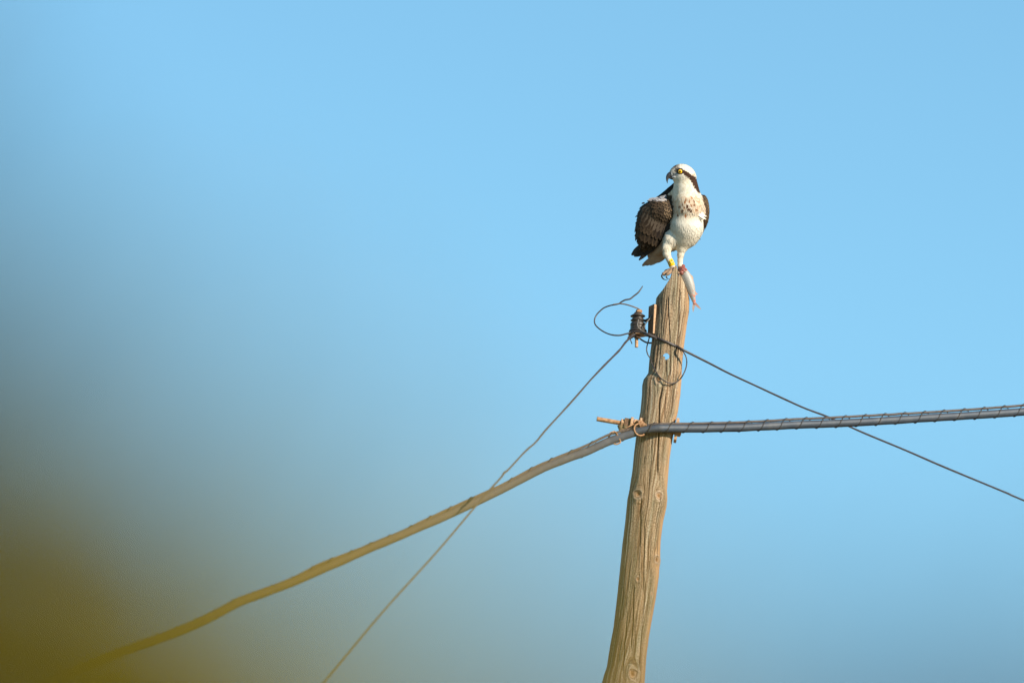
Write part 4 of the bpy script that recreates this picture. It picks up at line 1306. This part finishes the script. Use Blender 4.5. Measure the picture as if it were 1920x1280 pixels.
gcol = [(0.33, 0.05, 0.035) if noise.noise(Vector(q * 0.5)) > 0.16 else ((0.55, 0.20, 0.12) if noise.noise(Vector(q * 0.8) + Vector((5, 5, 5))) > 0.1 else (0.07, 0.008, 0.012)) for q in gv_]
wn3 = np.cross(gw[gf_[:, 1]] - gw[gf_[:, 0]], gw[gf_[:, 2]] - gw[gf_[:, 0]])
og = gw[gf_].mean(1) - gw.mean(0)
if ((wn3 * og).sum(1) < 0).mean() > 0.5: gf_ = gf_[:, ::-1]
obj('torn_flesh', (gw, gf_, gcol), vcol_mat('torn_flesh', 0.3, 0.5, 300, 0.4, 0.5), fish)

# ------------------------------------------------------------------ near shrub, far out of focus at the lower left
m_leaf, nt, b = mat_new('shrub_leaf')
at = N(nt, 'ShaderNodeAttribute', attribute_name='Col')
nt.links.new(at.outputs['Color'], b.inputs['Base Color'])
b.inputs['Roughness'].default_value = 0.7
b.inputs['Specular IOR Level'].default_value = 0.05
m_stem = mottled('shrub_stem', (0.09, 0.055, 0.02), (0.17, 0.10, 0.04), 60, 0.8)
cy = CAM.y
SB = Vector((-0.30, cy + 1.9, 0.0))
shrub = thing('shrub', SB, 'blurred olive and brown leafy shrub close to the camera at the lower left', 'shrub')
stem = MB(); leaf = MB()
def add_leaf(p, dirv, L, W, c):
    dirv = dirv.normalized()
    s_ = dirv.cross(Vector((rnd.gauss(0, 1), rnd.gauss(0, 1), rnd.gauss(0, 1))))
    s_.normalize()
    nn_ = dirv.cross(s_)
    vs = [p, p + dirv * L * 0.35 + s_ * W * 0.5 - nn_ * L * 0.04, p + dirv * L * 0.35 - s_ * W * 0.5 - nn_ * L * 0.04, p + dirv * L * 0.7 + s_ * W * 0.38, p + dirv * L * 0.7 - s_ * W * 0.38, p + dirv * L - nn_ * L * 0.1]
    leaf.add(vs, [(0, 1, 3, 5, 4, 2)], [c] * 6)
def lcol(px, py):
    k_ = rnd.uniform(.75, 1.2)
    if px > 1150:
        return (0.055 * k_, 0.030 * k_, 0.020)
    if px + (1800 - py) * 0.45 < 230 and py > 800:
        return (0.165 * k_, 0.078 * k_, 0.003) if rnd.random() < 0.7 else (0.115 * k_, 0.085 * k_, 0.004)
    if px < 0 and py < 650:
        return (0.020 * k_, 0.040 * k_, 0.018)  # dark, cool leaf colour stands in for lens darkening at upper left
    if px < 0:
        return (0.11 * k_, 0.10 * k_, 0.006)
    if px < 350:
        return (0.19 * k_, 0.16 * k_, 0.006)
    return (0.32 * k_, 0.22 * k_, 0.006) if rnd.random() < 0.6 else (0.22 * k_, 0.21 * k_, 0.008)
# shoot tips: (photo px, py, metres from camera, leaves)
shoots = []
for i in range(150):
    px = rnd.uniform(-1100, 1000)
    py = (px if px > 0 else px * 0.28) + 470 + rnd.random() ** 1.1 * 700
    if px > 350: py -= 90
    shoots.append((px, py, rnd.uniform(1.5, 2.0), 70))
for i in range(40):
    px = rnd.uniform(500, 1300)
    shoots.append((px, px * 0.45 + rnd.uniform(850, 1300), rnd.uniform(1.5, 2.0), 60))
for i in range(17):
    shoots.append((rnd.uniform(-900, -330), rnd.uniform(-350, 560), rnd.uniform(1.5, 1.9), 60))  # sparse shoots added to darken the sky at upper left
for i in range(105):
    px = rnd.uniform(900, 2700) if i < 60 else rnd.uniform(1800, 2700)
    shoots.append((px, rnd.uniform(1270, 1700), rnd.uniform(1.6, 2.1), 50))
for (px, py, dist, nl) in shoots:
    tip = P(px, py, cy + dist)
    b0 = SB + Vector((rnd.uniform(-.25, .35), rnd.uniform(-.2, .2), 0))
    pts = []
    for i in range(9):
        t = i / 8
        p = b0.lerp(tip, t)
        hor = t ** 1.6
        p.x = b0.x + (tip.x - b0.x) * hor; p.y = b0.y + (tip.y - b0.y) * hor
        p += noise.noise_vector(p * 4 + Vector((px, 0, 0))) * 0.03 * math.sin(math.pi * t)
        pts.append(p)
    stem.tube(pts, [0.006 - 0.0045 * i / 8 for i in range(9)], 5)
    for j in range(nl):
        t = 1 - 0.55 * rnd.random() ** 1.3
        fi = t * 8; i0 = min(int(fi), 7)
        p = pts[i0].lerp(pts[i0 + 1], fi - i0)
        dv = (pts[i0 + 1] - pts[i0]).normalized() * 0.6 + Vector((rnd.gauss(0, .7), rnd.gauss(0, .7), rnd.gauss(0, .4)))
        add_leaf(p, dv, rnd.uniform(0.018, 0.034), rnd.uniform(0.007, 0.013), lcol(px, py))
obj('stem', stem, m_stem, shrub)
obj('foliage', leaf, m_leaf, shrub, smooth=False)
